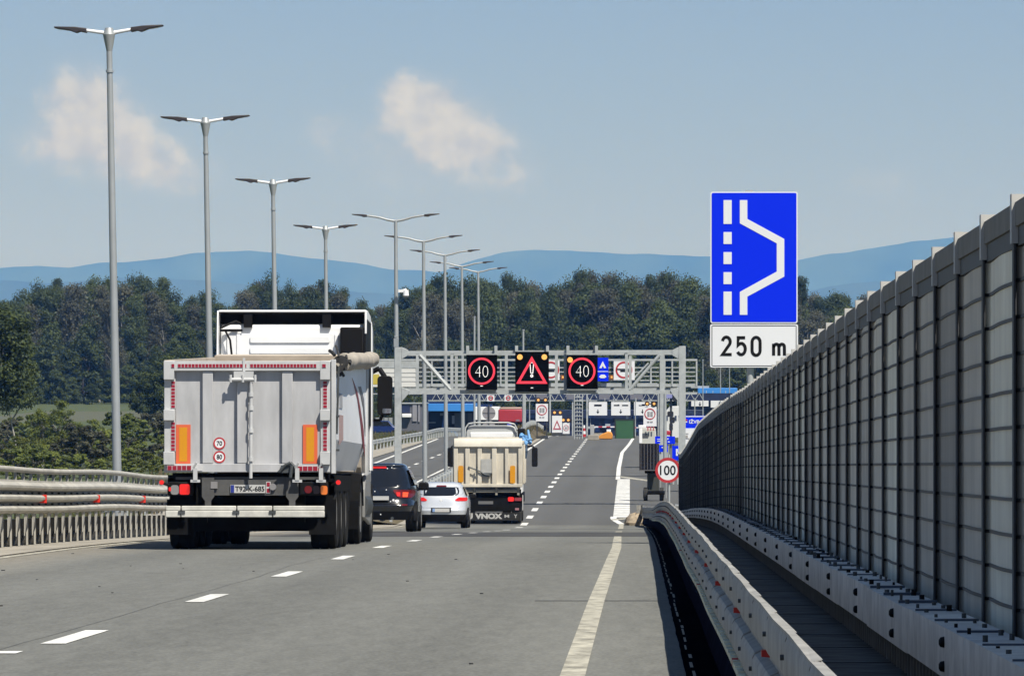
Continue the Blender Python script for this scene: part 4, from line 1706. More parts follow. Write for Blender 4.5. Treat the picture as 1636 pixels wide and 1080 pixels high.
mb.prism([(4.95, .9), (6.7, .7), (6.75, 1.9), (6.4, 2.85), (6.2, 2.95), (4.95, 2.95)], -1.15, 1.15, 'x')
cab2 = mb.build('cab', t2, bevel=.06)
mb = MB(M('cab_panel_grey', (.55, .57, .57), .5))
mb.prism([(-.95, 2.9), (-.95, 3.3), (-.86, 3.52), (-.7, 3.56), (.72, 3.56), (.88, 3.48), (.93, 3.3), (.93, 2.9)], 5.0, 5.5, 'y')
mb.prism([(-.8, 3.1), (-.8, 3.3), (.78, 3.3), (.78, 3.1)], 4.96, 5.01, 'y', white_paint)
mb.build('sleeper_roof', cab2, bevel=.03)
mb = MB(galv)
mb.path([(-1.0, 4.9, 3.15), (-.98, 4.9, 3.45), (-.86, 4.9, 3.62), (-.6, 4.9, 3.66), (.6, 4.9, 3.66), (.85, 4.9, 3.60), (.95, 4.9, 3.4)], .03)
mb.build('roof_rail', cab2, smooth=40)
mb = MB(black)
mb.box(.97, 1.24, 4.75, 5.0, 2.2, 3.45)
mb.build('air_intake', t2, bevel=.04)
for s in (-1, 1):
    mb = MB(black)
    mb.prism(rrect(s * 1.58 - .11, s * 1.58 + .11, 2.0, 2.72, .06), 6.2, 6.35, 'y')
    mb.path([(s * 1.1, 6.3, 2.75), (s * 1.5, 6.28, 2.78), (s * 1.56, 6.27, 2.68)], .04)
    mb.build('mirror', t2, bevel=.02)
mb = MB(M('blue_tarpaulin', (.18, .42, .75), .6, nz=.3, scale=6))
for i in range(20):
    x, y, z = 1.20 + rnd.gauss(0, .06), 2.6 + rnd.gauss(0, .4), 3.0 + rnd.gauss(0, .07)
    mb.path([(x, y, z), (x + rnd.gauss(0, .08), y + rnd.gauss(0, .2), z + rnd.gauss(0, .09)), (x + rnd.gauss(0, .1), y, z + rnd.gauss(0, .12))], [.09, .07, .04], 7)
mb.path([(1.28, 2.4, 2.9), (1.32, 2.3, 2.6), (1.3, 2.3, 2.35)], [.1, .08, .05], 7, M('tarp_blue_dark', (.05, .09, .15), .7))
mb.build('tarpaulin_bundle', t2, smooth=60)


# ------------------------------------------------ cars: stacked rounded outlines
def car(root, spec, paint, lower_m, nz=34):
    """spec: rows of (z, half width, rear y, front y, corner exponent)"""
    z0, z1 = spec[0][0], spec[-1][0]
    tabs = [[(r[0], r[i]) for r in spec] for i in (1, 2, 3, 4)]

    def at(z):
        return [interp(t, z) for t in tabs]

    def rear_y(x, z, off=0.):
        W, yr, yf, e = at(z)
        W += off
        yc, H = (yr + yf) / 2, (yf - yr) / 2 + off
        t = min(1, abs(x) / W)
        return yc - H * max(0, 1 - t ** e) ** (1 / e)
    zs = sorted(set([z0 + (z1 - z0) * i / nz for i in range(nz + 1)] + [r[0] for r in spec]))
    m = MB(paint)
    n = 44
    rows = []
    for z in zs:
        W, yr, yf, e = at(z)
        yc, H = (yr + yf) / 2, (yf - yr) / 2
        r = []
        for i in range(n):
            a = 2 * math.pi * i / n
            c, s = math.cos(a), math.sin(a)
            r.append((W * math.copysign(abs(c) ** (2 / e), c), yc + H * math.copysign(abs(s) ** (2 / e), s), z))
        rows.append(r)
    vs = [p for r in rows for p in r]
    k = len(rows)
    fs = [(i * n + j, i * n + (j + 1) % n, (i + 1) * n + (j + 1) % n, (i + 1) * n + j) for i in range(k - 1) for j in range(n)]
    fs += [tuple(range(n))[::-1], tuple(range((k - 1) * n, k * n))]
    m.add(vs, fs)
    m.mats.append(lower_m)
    base_n = len(m.f)
    for q, f in enumerate(m.f):
        if max(m.v[i][2] for i in f) <= spec[1][0] + .02:
            m.mi[q] = 1
    b = m.build('body', root, smooth=50)

    def patch(name, outline, mat, off=.006, parent=None, res=10):
        """a panel lying on the rear surface; outline rows: (z, x0, x1)"""
        p = MB(mat)
        rws = []
        kk = 8
        for i in range(kk + 1):
            z = lerp(outline[0][0], outline[-1][0], i / kk)
            xa = interp([(o[0], o[1]) for o in outline], z)
            xb = interp([(o[0], o[2]) for o in outline], z)
            rws.append([(lerp(xa, xb, j / res), rear_y(lerp(xa, xb, j / res), z) - off, z) for j in range(res + 1)])
        p.grid(rws)
        p.grid([[(q_[0], q_[1] + off * 1.8, q_[2]) for q_ in r] for r in rws], flip=True)
        edge = [rws[0], [(q_[0], q_[1] + off * 1.8, q_[2]) for q_ in rws[0]]]
        p.grid(edge, flip=True)
        p.grid([rws[-1], [(q_[0], q_[1] + off * 1.8, q_[2]) for q_ in rws[-1]]])
        return p.build(name, parent or root, smooth=50)
    return b, patch, rear_y, at


# black SUV
Y3 = 142.
sv_ = thing('suv', 'black SUV with red tail lamps half hidden beside the grey tipper lorry', 'car', (-6.55, Y3, R(Y3) + .005), (math.atan(slope(Y3 + 2)), 0, 0))
blk = M('black_car_paint', (.008, .009, .012), .18, coat=1., spec=.6)
SP = [(.30, .86, .10, 4.5, 5), (.52, .93, .03, 4.65, 5), (.66, .945, -.02, 4.7, 5), (.80, .94, .06, 4.66, 4.5), (.98, .935, .10, 4.55, 4), (1.10, .92, .14, 4.0, 4), (1.16, .90, .17, 3.55, 4), (1.40, .80, .36, 3.0, 4),
      (1.60, .70, .50, 2.55, 4), (1.68, .655, .52, 2.3, 4), (1.725, .58, .60, 2.1, 3.5), (1.74, .45, .75, 1.9, 3)]
body3, patch3, ry3, at3 = car(sv_, SP, blk, black)
patch3('rear_window', [(1.14, -.70, .70), (1.2, -.72, .72), (1.52, -.62, .62), (1.60, -.56, .56)], glass_dark)
o = patch3('tailgate', [(.70, -.68, .68), (1.12, -.72, .72)], blk, off=.014)
for s in (-1, 1):
    tab = [(.86, .52, .80), (.92, .44, .88), (1.03, .36, .90), (1.06, .38, .86)]
    if s < 0:
        tab = [(z, -b, -a) for z, a, b in tab]
    lp = patch3('tail_lamp', tab, lamp_dark_red, off=.03)
    lp['label'] = 'red tail lamp glowing'
    tb2 = [(.88, .60, .72), (1.0, .60, .74)]
    if s < 0:
        tb2 = [(z, -b, -a) for z, a, b in tb2]
    patch3('lamp_lens', tb2, M('lamp_amber_red', (.7, .06, .02), .25, emit=(1, .12, .04), estr=.5), off=.036, parent=lp)
    t3 = [(1.00, .44, .54), (.90, .46, .54)][::-1]
    if s < 0:
        t3 = [(z, -b, -a) for z, a, b in t3]
    patch3('lamp_lens', t3, lamp_red, off=.036, parent=lp)
    t4 = [(.66, .58, .72), (.70, .58, .72)]
    if s < 0:
        t4 = [(z, -b, -a) for z, a, b in t4]
    patch3('bumper_reflector', t4, lamp_dark_red, off=.02)
    wheel(sv_, s * .80, .85, .36, .29, s)
    wheel(sv_, s * .80, 3.75, .36, .27, s)
    mb = MB(black)
    mb.prism(rrect(s * 1.04 - .14, s * 1.04 + .12, 1.06, 1.27, .07), 2.75, 2.9, 'y')
    mb.box(s * .9 - .06, s * .9 + .06, 2.78, 2.86, 1.06, 1.12)
    mb.build('mirror', sv_, bevel=.03)
    mb = MB(black)
    arc = [(.85 + .42 * math.cos(a), .36 + .42 * math.sin(a)) for a in [math.radians(t) for t in range(-10, 191, 20)]]
    mb.prism(arc, s * .905 - .04, s * .905 + .04, 'x')
    mb.build('wheel_arch', sv_, smooth=40)
    mb = MB(glass_dark)
    W = lambda z: at3(z)[0]
    rws = [[(s * (W(z) + .004), y, z) for y in (.55 + (z - 1.15) * .7, 1.4, 2.3, 2.9 - (z - 1.15) * 1.2)] for z in (1.18, 1.3, 1.45, 1.58)]
    mb.grid(rws, flip=s < 0)
    mb.build('side_window', sv_, smooth=50)
mb = MB(plate_m)
mb.box(-.26, .26, -.045, -.02, .80, .90)
pl3 = mb.build('number_plate', sv_, smooth=0)
mb.v = []
patch3('brake_lamp', [(1.605, -.18, .18), (1.655, -.17, .17)], lamp_red, off=.02)
patch3('roof_spoiler', [(1.665, -.6, .6), (1.70, -.5, .5)], M('spoiler_sky_gloss', (.05, .06, .08), .15, coat=1.), off=.05)
mb = MB(white_paint)
for x, z in ((.37, .80), (-.1, 1.02), (.19, 1.06), (.20, 1.60), (.31, 1.62), (.05, .44), (.30, .765)):
    y = ry3(x, z)
    mb.tube((x, y - .03, z), (x, y, z), .016 if z != .80 else .03, n=8)
mb.build('chrome_badge', sv_, smooth=40)
mb = MB(galv_dark)
mb.tube((-.34, .0, .34), (-.34, .3, .34), .04)
mb.tube((.34, .0, .34), (.34, .3, .34), .04)
mb.build('exhaust_pipe', sv_, smooth=40)

# silver hatchback
Y4 = 186.
sh = thing('hatchback_car', 'silver hatchback with slim red tail lamps between black SUV and dump truck', 'car', (-6.52, Y4, R(Y4) + .005), (math.atan(slope(Y4 + 2)), 0, 0))
silver = M('silver_car_paint', (.86, .90, .95), .25, .3, coat=.7)
SP = [(.22, .80, .12, 4.1, 5), (.44, .865, .04, 4.25, 5), (.58, .885, .0, 4.3, 5), (.72, .895, .05, 4.25, 4.5), (.90, .89, .09, 4.1, 4), (1.02, .87, .13, 3.5, 4), (1.08, .85, .17, 3.2, 4), (1.28, .76, .36, 2.6, 4),
      (1.42, .68, .48, 2.3, 4), (1.49, .60, .56, 2.1, 3.5), (1.53, .46, .75, 1.9, 3)]
body4, patch4, ry4, at4 = car(sh, SP, silver, black)
patch4('rear_window', [(1.07, -.58, .58), (1.12, -.70, .70), (1.22, -.73, .73), (1.34, -.68, .68), (1.36, -.62, .62)], glass_dark)
patch4('tailgate', [(.68, -.60, .60), (.72, -.64, .64), (1.05, -.66, .66)], silver, off=.012)
for s in (-1, 1):
    tab = [(.90, .50, .82), (.94, .46, .86), (1.02, .58, .84)]
    if s < 0:
        tab = [(z, -b, -a) for z, a, b in tab]
    lp = patch4('tail_lamp', tab, lamp_red, off=.025)
    wheel(sh, s * .75, .8, .32, .24, s)
    wheel(sh, s * .75, 3.4, .32, .22, s)
    mb = MB(black)
    mb.prism(rrect(s * .99 - .12, s * .99 + .10, .98, 1.14, .06), 2.55, 2.68, 'y')
    mb.build('mirror', sh, bevel=.03)
    mb = MB(black)
    arc = [(.8 + .37 * math.cos(a), .32 + .37 * math.sin(a)) for a in [math.radians(t) for t in range(-10, 191, 20)]]
    mb.prism(arc, s * .865 - .03, s * .865 + .03, 'x')
    mb.build('wheel_arch', sh, smooth=40)
    mb = MB(glass_dark)
    rws = [[(s * (at4(z)[0] + .004), y, z) for y in (.55 + (z - 1.08) * .7, 1.3, 2.1, 2.7 - (z - 1.08) * 1.2)] for z in (1.09, 1.2, 1.3, 1.38)]
    mb.grid(rws, flip=s < 0)
    mb.build('side_window', sh, smooth=50)
patch4('rear_diffuser', [(.23, -.78, .78), (.44, -.84, .84)], black, off=.012)
patch4('number_plate_recess', [(.52, -.33, .33), (.68, -.33, .33)], black, off=.01)
mb = MB(plate_m)
mb.box(-.28, .28, ry4(0, .6) - .04, ry4(0, .6) - .012, .535, .655)
mb.box(-.28, -.2, ry4(0, .6) - .044, ry4(0, .6) - .0405, .54, .65, M('plate_pale_blue', (.25, .4, .7), .5))
mb.build('number_plate', sh, smooth=0)
patch4('brake_lamp', [(1.38, -.17, .17), (1.42, -.15, .15)], lamp_dark_red, off=.03)
mb = MB(white_paint)
mb.prism([(-.05, .93), (0, .87), (.05, .93), (0, .99)], ry4(0, .93) - .03, ry4(0, .93) - .0, 'y')
mb.build('chrome_badge', sh, smooth=0)
mb = MB(black)
mb.tube((.0, 1.2, 1.5), (.0, 1.05, 1.72), .012, n=6)
mb.build('antenna', sh, smooth=40)
# ================================================================ lamps
head_m = M('lamp_head_dark', (.05, .042, .045), .5)


def lamp_a():
    t = thing('street_lamp', 'x', 'street lamp', group='double-armed lamps beside the bridge carriageway')
    m = MB(galv_far)
    m.tube((0, 0, -.3), (0, 0, 10.35), .105, .062, 14)
    m.tube((0, 0, -.3), (0, 0, .6), .135, .13, 14)
    m.tube((0, 0, 9.85), (0, 0, 9.9), .085, .085, 10)
    m.build('pole', t, smooth=40)
    m = MB(galv_far)
    m.tube((0, 0, 10.30), (0, 0, 10.66), .062, .135, 14)
    m.tube((0, 0, 10.66), (0, 0, 10.8), .135, .08, 14)
    m.build('pole_cap', t, smooth=40)
    for s in (-1, 1):
        m = MB(white_paint)
        m.tube((0, 0, 10.68), (s * .52, 0, 10.76), .045, .035, 10)
        m.build('arm', t, smooth=40)
        m = MB(head_m)
        m.prism([(s * .48, 10.70), (s * .62, 10.73), (s * .70, 10.70), (s * .86, 10.76), (s * 1.18, 10.815), (s * 1.18, 10.845), (s * .72, 10.83), (s * .62, 10.815), (s * .48, 10.80)], -.14, .14, 'y')
        h = m.build('lamp_head', t, bevel=.015)
        m = MB(M('lamp_diffuser', (.5, .5, .48), .3))
        m.hexa([(s * .86, -.1, 10.755), (s * 1.12, -.1, 10.795), (s * 1.12, .1, 10.795), (s * .86, .1, 10.755), (s * .86, -.1, 10.762), (s * 1.12, -.1, 10.802), (s * 1.12, .1, 10.802), (s * .86, .1, 10.762)])
        m.build('diffuser', h, smooth=0)
    return t


LA = [(174, 45), (328, 188), (436, 287), (520, 361)]
DA = [122, 149.5, 177, 207]
LBL = ['tall double lamp standing nearest, its pole rising from behind the pale bridge rail', 'second double lamp along the bridge, pole vanishing behind the grey tipper lorry',
       'third double lamp along the bridge, rising above the white lorry cab', 'fourth and smallest of the short-armed double lamps above the lorry']
proto = lamp_a()
for i, d in enumerate(DA):
    p = P(LA[i][0], LA[i][1], d)
    base = R(d)
    hgt = p.z - base
    o = proto if i == 0 else dup(proto, (0, 0, 0))
    lean = math.radians(-(1.05, 1.0, .8, .5)[i])
    o.location = (p.x - math.sin(lean) * hgt, d, base)
    o.scale = (1, 1, hgt / 10.8)
    o.rotation_euler = (0, lean, 0)
    o['label'] = LBL[i]


def lamp_b():
    t = thing('street_lamp', 'x', 'street lamp', group='long-armed median lamps beyond the bridge')
    m = MB(galv_far)
    m.tube((0, 0, -.2), (0, 0, 11.55), .12, .07, 12)
    m.build('pole', t, smooth=40)
    for s in (-1, 1):
        m = MB(galv_far)
        pts = [(0, 0, 11.52), (s * .35, 0, 11.58), (s * .7, 0, 11.68), (s * 1.1, 0, 11.74), (s * 1.35, 0, 11.755)]
        m.path(pts, [.055, .05, .045, .04, .04], 8)
        m.build('arm', t, smooth=40)
        m = MB(head_m)
        m.prism([(s * 1.2, 11.70), (s * 1.36, 11.69), (s * 1.45, 11.73), (s * 1.84, 11.79), (s * 1.84, 11.82), (s * 1.4, 11.81), (s * 1.2, 11.79)], -.15, .15, 'y')
        m.build('lamp_head', t, bevel=.015)
    return t


LB_ = [(635, 352), (678, 385), (712, 407), (739, 425), (765, 434)]
DB = [236.5, 265, 294, 323, 354]
LBL = ['median lamp with a white camera on its pole, beside the gantry post', 'median lamp behind the gantry, second along the median after the camera pole',
       'third median lamp, seen through the gantry truss before the dump truck', 'fourth median lamp, standing left of the hatchback-side dump truck roof', 'fifth and most distant of the long-armed median lamps']
LBL[3] = 'fourth median lamp, seen just before the first speed display'
proto = lamp_b()
for i, d in enumerate(DB):
    p = P(LB_[i][0], LB_[i][1], d)
    o = proto if i == 0 else dup(proto, (0, 0, 0))
    hgt = p.z - R(d)
    o.scale = (1, 1, hgt / 11.56)
    o.location = (p.x + (.03 if i else 0), d, R(d))
    o.rotation_euler = (0, math.radians(-.35), 0)
    o['label'] = LBL[i]
# plain poles further on
for px, ptop, d, lab in ((758, 507, 400, 'thin grey pole without lamp arms standing behind the fifth median lamp'), (836, 528, 400, 'thin grey pole rising over the warning triangle display'), (1055, 622, 310, 'slim grey sign pole beside the white roadworks sign'),
                         (1062.5, 622, 290, 'slim pale pole right behind the blue direction signs')):
    p = P(px, ptop, d)
    m = MB(galv_far)
    m.tube((p.x, d, R(d) - .2), (p.x, d, p.z), .085 if d > 350 else .12, .07, 10)
    if d > 350:
        m.tube((p.x, d, p.z), (p.x, d, p.z + .08), .1, .1, 10)
    lab = lab.replace('right behind', 'just behind')
    tag(m.build('pole', smooth=40), lab, 'pole')

cam_t = thing('surveillance_camera', 'white domed surveillance camera bracketed to the median lamp pole', 'camera', P(642, 468, 236.2))
m = MB(white_paint)
m.box(-.15, .08, -.06, .06, .02, .14)
m.tube((.03, 0, .1), (.20, 0, .14), .05)
m.build('bracket', cam_t, smooth=40)
m = MB(white_paint)
lz = [(-.02, .02), (-.02, .10), (-.16, .13), (-.24, .12)]
m.tube((.17, 0, .12), (.17, 0, -.12), .11, .13, 14)
m.tube((.17, 0, -.12), (.17, 0, -.2), .12, .07, 14, mat=lens_grey)
m.build('dome', cam_t, smooth=60)
m = MB(M('cabinet_grey', (.35, .38, .4), .5))
p = P(633, 548, 236.2)
m.box(p.x - .1, p.x + .1, 236.0, 236.3, p.z - .18, p.z + .2)
m.box(p.x - .07, p.x + .07, 235.98, 236.0, p.z + .22, p.z + .30)
tag(m.build('junction_box', bevel=.02), 'small grey junction box clamped to the lamp pole above the gantry', 'junction box')

# ================================================================ gantry with variable signs
D1 = 234.0
KX = D1 / F


def gx(px):
    return (px - CX) * KX


def gz1(py):
    return EYE - (py - HY) * KX


g1 = thing('sign_gantry', 'grey steel truss gantry carrying the black lit speed displays', 'gantry', (gx(636), D1, R(D1)))
b1 = g1.location
for px, top in ((636, 555), (1090, 553)):
    m = MB(galv)
    x = gx(px)
    m.box(x - .14, x + .14, D1 - .15, D1 + .15, R(D1) - .2, gz1(top))
    m.box(x - .3, x + .3, D1 - .3, D1 + .3, R(D1) - .1, R(D1) + .06)
    s = 1 if px < 800 else -1
    zt, zb = gz1(563), gz1(626)
    m.prism([(x + s * .15, zt - .28), (x + s * .15, zt + .22), (x + s * .42, zt + .1), (x + s * .42, zt - .12)], D1 - .13, D1 + .13, 'y')
    m.prism([(x + s * .15, zb - .42), (x + s * .15, zb + .2), (x + s * .5, zb + .06), (x + s * .42, zb - .1)], D1 - .13, D1 + .13, 'y')
    m.build('post', g1, base=b1, bevel=.01)
for yy in (D1 - .02, D1 + 1.1):
    m = MB(galv)
    zt, zb = gz1(563 if yy < D1 + .5 else 566), gz1(626 if yy < D1 + .5 else 623)
    xa, xb = gx(640), gx(1086)
    m.hexa([(xa, yy - .06, zt - .06), (xb, yy - .06, zt - .015), (xb, yy + .06, zt - .015), (xa, yy + .06, zt - .06), (xa, yy - .06, zt + .06), (xb, yy - .06, zt + .105), (xb, yy + .06, zt + .105), (xa, yy + .06, zt + .06)])
    m.hexa([(xa, yy - .07, zb - .08), (xb, yy - .07, zb - .08), (xb, yy + .07, zb - .08), (xa, yy + .07, zb - .08), (xa, yy - .07, zb + .08), (xb, yy - .07, zb + .08), (xb, yy + .07, zb + .08), (xa, yy + .07, zb + .08)])
    m.build('chord', g1, base=b1, smooth=0)
    for px in (667, 722, 809, 889, 903, 1001, 1058) if yy < D1 + .5 else (722, 1001):
        w_ = .1 if px == 1058 else .06
        x = gx(px) + (.15 if yy > D1 + .5 else 0)
        m = MB(galv)
        m.box(x - w_, x + w_, yy - .05, yy + .05, zb + .08, zt - .06)
        m.build('truss_bar', g1, base=b1, smooth=0)
    for a, b in (((670, 567), (720, 623)), ((1054, 567), (1006, 623))):
        m = MB(galv)
        m.tube((gx(a[0]), yy - .02, gz1(a[1])), (gx(b[0]), yy - .02, gz1(b[1])), .07, n=8)
        m.build('truss_bar', g1, base=b1, smooth=30)
m = MB(galv_dark)
m.box(gx(700), gx(1080), D1 + .40, D1 + .70, gz1(626) - .03, gz1(626) + .02)
m.build('catwalk', g1, base=b1, smooth=0)
for px in (722, 1001):
    for py in (563, 626):
        m = MB(galv)
        m.box(gx(px) - .05, gx(px) + .05, D1 + .05, D1 + 1.03, gz1(py) - .05, gz1(py) + .05)
        m.build('cross_bar', g1, base=b1, smooth=0)

vms_black = M('display_black', (.004, .004, .004), .8, spec=.0)
led_red = M('led_red', (.6, .03, .05), .4, emit=(1.0, .05, .085), estr=.45)
led_white = M('led_white', (.7, .7, .7), .4, emit=(1, .96, .93), estr=.55)
led_amber = M('led_amber', (.75, .4, .1), .4, emit=(1, .42, .10), estr=.5)


def vms(x0, x1, y0, y1, label, lamps, parts):
    t = thing('speed_display', label, 'lit sign', (gx((x0 + x1) / 2), D1 - .1, gz1(y1)), group='lit displays on the gantry')
    b = t.location
    m = MB(vms_black)
    m.box(gx(x0), gx(x1), D1 - .50, D1 - .12, gz1(y1), gz1(y0))
    m.box(gx(x0) - .02, gx(x1) + .02, D1 - .53, D1 - .50, gz1(y1) - .02, gz1(y1) + .02)
    case = m.build('case', t, base=b, bevel=.015)
    for px, py in lamps:
        m = MB(led_amber)
        m.disc((gx(px), gz1(py)), .115, D1 - .53, 20, depth=.03)
        m.build('flashing_lamp', t, base=b, smooth=0)
    m = MB(galv)
    for px in (x0 + 2, x1 - 2):
        m.box(gx(px) - .06, gx(px) + .06, D1 - .3, D1 - .09, gz1(y0) - .02, gz1(562) + .25)
        m.box(gx(px) - .06, gx(px) + .06, D1 - .3, D1 - .09, gz1(627), gz1(624))
    m.build('hanger', t, base=b, smooth=0)
    m = MB(led_white)
    m.box(gx((x0 + x1) / 2 - 2), gx((x0 + x1) / 2 + 2), D1 - .51, D1 - .501, gz1(y1 - 6), gz1(y1 - 5))
    m.build('status_light', t, base=b, smooth=0)
    yf = D1 - .502
    for kind, c, r in parts:
        if kind == 'ring':
            m = MB(led_red)
            m.disc((gx(c[0]), gz1(c[1])), r * KX, yf - .01, 40, r_in=r * KX * .85, depth=.012)
            m.build('red_ring', t, base=b, smooth=0)
        elif kind == '40':
            text('40', (gx(c[0]), yf, gz1(c[1])), .47, led_white, t, width=.54, depth=.01, base=b, name='numeral', bold=-.03)
        elif kind == 'tri':
            m = MB(led_red)
            ax, ay, h, w_ = c[0], c[1], r[1], r[0]
            A, B, Cc = (gx(ax), gz1(ay - h * .5)), (gx(ax - w_), gz1(ay + h * .5)), (gx(ax + w_), gz1(ay + h * .5))
            cen = ((A[0] + B[0] + Cc[0]) / 3, (A[1] + B[1] + Cc[1]) / 3)
            inn = [(lerp(cen[0], p[0], .72), lerp(cen[1], p[1], .72)) for p in (A, B, Cc)]
            out = [A, B, Cc]
            for i in range(3):
                j = (i + 1) % 3
                m.prism([out[i], out[j], inn[j], inn[i]], yf - .012, yf, 'y')
            m.build('red_triangle', t, base=b, smooth=0)
            m = MB(led_white)
            for dx in (-1, 1):
                m.prism([(gx(ax + dx * 2.9 - .6), gz1(ay - 11)), (gx(ax + dx * 2.9 + .6), gz1(ay - 11)), (gx(ax + dx * 1.6 + .6), gz1(ay + 5)), (gx(ax + dx * 1.6 - .6), gz1(ay + 5))], yf - .01, yf, 'y')
            m.box(gx(ax - 3.4), gx(ax + 3.4), yf - .01, yf, gz1(ay - 11), gz1(ay - 12))
            m.box(gx(ax - 1.8), gx(ax + 1.8), yf - .01, yf, gz1(ay + 6), gz1(ay + 5))
            m.disc((gx(ax), gz1(ay + 9.5)), 2.4 * KX, yf - .01, 16, r_in=1.0 * KX, depth=.01)
            m.build('exclamation_mark', t, base=b, smooth=0)
    return t


vms(745.5, 794.5, 567, 622, 'black display with 40 in a red ring and no amber lamps', [], [('ring', (770, 593), 21.5), ('40', (770, 593.5), 0)])
vms(823.5, 877, 562, 625, 'black display showing a red warning triangle with exclamation mark and two amber lamps', [(831, 570.5), (870, 570.5)], [('tri', (850, 591), (25, 44))])
vms(905.5, 955, 567, 621, 'black display with 40 in a red ring and one amber lamp', [(911, 575)], [('ring', (930, 593), 21.5), ('40', (930.5, 593), 0)])

# ================================================================ second gantry
D2 = 300.0


def q2(px, py, d=D2):
    return P(px, py, d)


def prect(m, x0, x1, y0, y1, d, th=.08, mat=None, dfront=0.):
    """block whose front face spans the photo rectangle when it stands at distance d"""
    a, b = P(x0, y1, d), P(x1, y0, d)
    m.box(a.x, b.x, d - dfront, d - dfront + th, a.z, b.z, mat)


g2 = thing('sign_gantry', 'railed grey gantry with long horizontal bars standing behind the lit gantry', 'gantry', (P(1058, 600, D2).x, D2, R(D2)))
b2 = g2.location
for px in (470, 1059):
    m = MB(galv)
    x = P(px, 600, D2).x
    m.box(x - .14, x + .14, D2 - .1, D2 + .2, R(D2) - .2, P(0, 575, D2).z)
    m.build('post', g2, base=b2)
m = MB(galv)
for y0, y1, th in ((573.5, 576.5, .12), (586.5, 588.2, .06), (593.5, 595.2, .06), (600.2, 601.8, .06), (607, 608.6, .06), (613, 618, .4), (627.5, 630, .15)):
    m = MB(galv)
    prect(m, 455, 1114, y0, y1, D2, th)
    m.build('rail_bar', g2, base=b2, smooth=0)
m = MB(galv)
prect(m, 455, 665, 577, 588, D2 + .5, .05)
m.build('back_plate', g2, base=b2, smooth=0)
for px in (480, 540, 603, 690, 745, 800, 860, 945, 1040, 1074, 1113):
    m = MB(galv)
    prect(m, px - 1.2, px + 1.2, 577, 617, D2 - .05, .06)
    m.build('upright', g2, base=b2, smooth=0)
for a, b in (((875, 622), (840, 580)), ((1000, 618), (1036, 580))):
    p0, p1 = P(a[0], a[1], D2 - .1), P(b[0], b[1], D2 - .1)
    m = MB(galv)
    m.tube(p0, p1, .05, n=6)
    m.build('truss_bar', g2, base=b2, smooth=30)
m = MB(galv_dark)
prect(m, 690, 1080, 618.5, 623, D2 + .2, .15)
for x0, x1 in ((880, 905), (960, 993), (1018, 1050)):
    prect(m, x0, x1, 612, 618, D2 - .3, .3, galv)
m.build('catwalk', g2, base=b2, smooth=0)


def panel(name, label, cat, x0, x1, y0, y1, d, mat, th=.06, group=None, extra=None, legs=None):
    c = P((x0 + x1) / 2, y1, d)
    t = thing(name, label, cat, (c.x, d, R(d) if legs else c.z), group=group)
    b = t.location
    m = MB(mat)
    prect(m, x0, x1, y0, y1, d, th)
    pn = m.build('panel', t, base=b, smooth=0)
    if legs:
        m = MB(galv)
        for px in legs:
            x = P(px, 0, d).x
            m.box(x - .04, x + .04, d + th, d + th + .07, R(d) - .1, P(0, y0 + 1, d).z)
        m.build('post', t, base=b, smooth=0)
    if extra:
        extra(t, pn, b, d)
    else:
        m = MB(galv)
        prect(m, x0 + 2, x1 - 2, (y0 + y1) / 2 - .6, (y0 + y1) / 2 + .6, d + th, .04)
        m.build('bracket', t, base=b, smooth=0)
    return t


def ring(t, b, cx, cy, r, d, mat=None, k=.8, dep=.012, name='red_ring'):
    m = MB(mat or sign_red)
    p = P(cx, cy, d)
    m.disc((p.x, p.z), r * d / F, d - dep - .002, 28, r_in=r * k * d / F, depth=dep)
    return m.build(name, t, base=b, smooth=0)


def bars(t, b, rects, d, mat=None, name='symbol', dep=.012):
    m = MB(mat or sign_black)
    for x0, x1, y0, y1 in rects:
        prect(m, x0, x1, y0, y1, d, dep, dfront=dep + .002)
    return m.build(name, t, base=b, smooth=0)


DS = D2 - .2
panel('prohibition_sign', 'white square sign with red ring hung on the railed gantry, clear of the displays', 'road sign', 980.5, 1014, 576, 607, DS, sign_white,
      extra=lambda t, pn, b, d: (ring(t, b, 997, 591, 13.5, d), bars(t, b, [(985, 1009, 589, 591), (991, 1006, 591.5, 594)], d, name='lorry_symbol'), bars(t, b, [(981, 1013.5, 573.5, 576)], d, galv, 'hood')))
panel('prohibition_sign', 'white square sign with red ring partly hidden between two black displays', 'road sign', 865, 894, 576, 607, DS, sign_white,
      extra=lambda t, pn, b, d: (ring(t, b, 880, 591, 13.5, d), bars(t, b, [(873, 889, 589, 591), (876, 886, 591.5, 594)], d, name='lorry_symbol')))


def blue_extra(t, pn, b, d):
    m = MB(sign_white)
    p = lambda x, y: (P(x, y, d).x, P(x, y, d).z)
    m.prism([p(963, 577), p(968.5, 588), p(965, 588), p(963, 584), p(961, 588), p(957.5, 588)], d - .014, d - .002, 'y')
    m.prism([p(957, 602), p(960, 598.5), p(966, 598.5), p(969, 602), p(966, 604), p(960, 604)], d - .014, d - .002, 'y')
    m.build('symbol', t, base=b, smooth=0)
    bars(t, b, [(954.5, 971.5, 593, 594)], d, sign_white, 'divider')


panel('information_sign', 'narrow blue sign with two white symbols beside the second speed display', 'road sign', 954.5, 972, 571.5, 609, DS - .3, sign_blue, extra=blue_extra)
for x, lab in ((899, 'small amber beacon between warning triangle and second speed display'), (977, 'small amber beacon under the blue information sign')):
    t = thing('beacon', lab, 'beacon', P(x, 606, DS))
    m = MB(M('beacon_brown', (.28, .10, .03), .5))
    prect(m, x - 3.3, x + 3.3, 599, 606.5, DS, .2)
    m.build('case', t, base=t.location, smooth=0)
    m = MB(led_amber)
    prect(m, x - 1.2, x + 1.5, 601, 604, DS, .02, dfront=.022)
    m.build('lens', t, base=t.location, smooth=0)


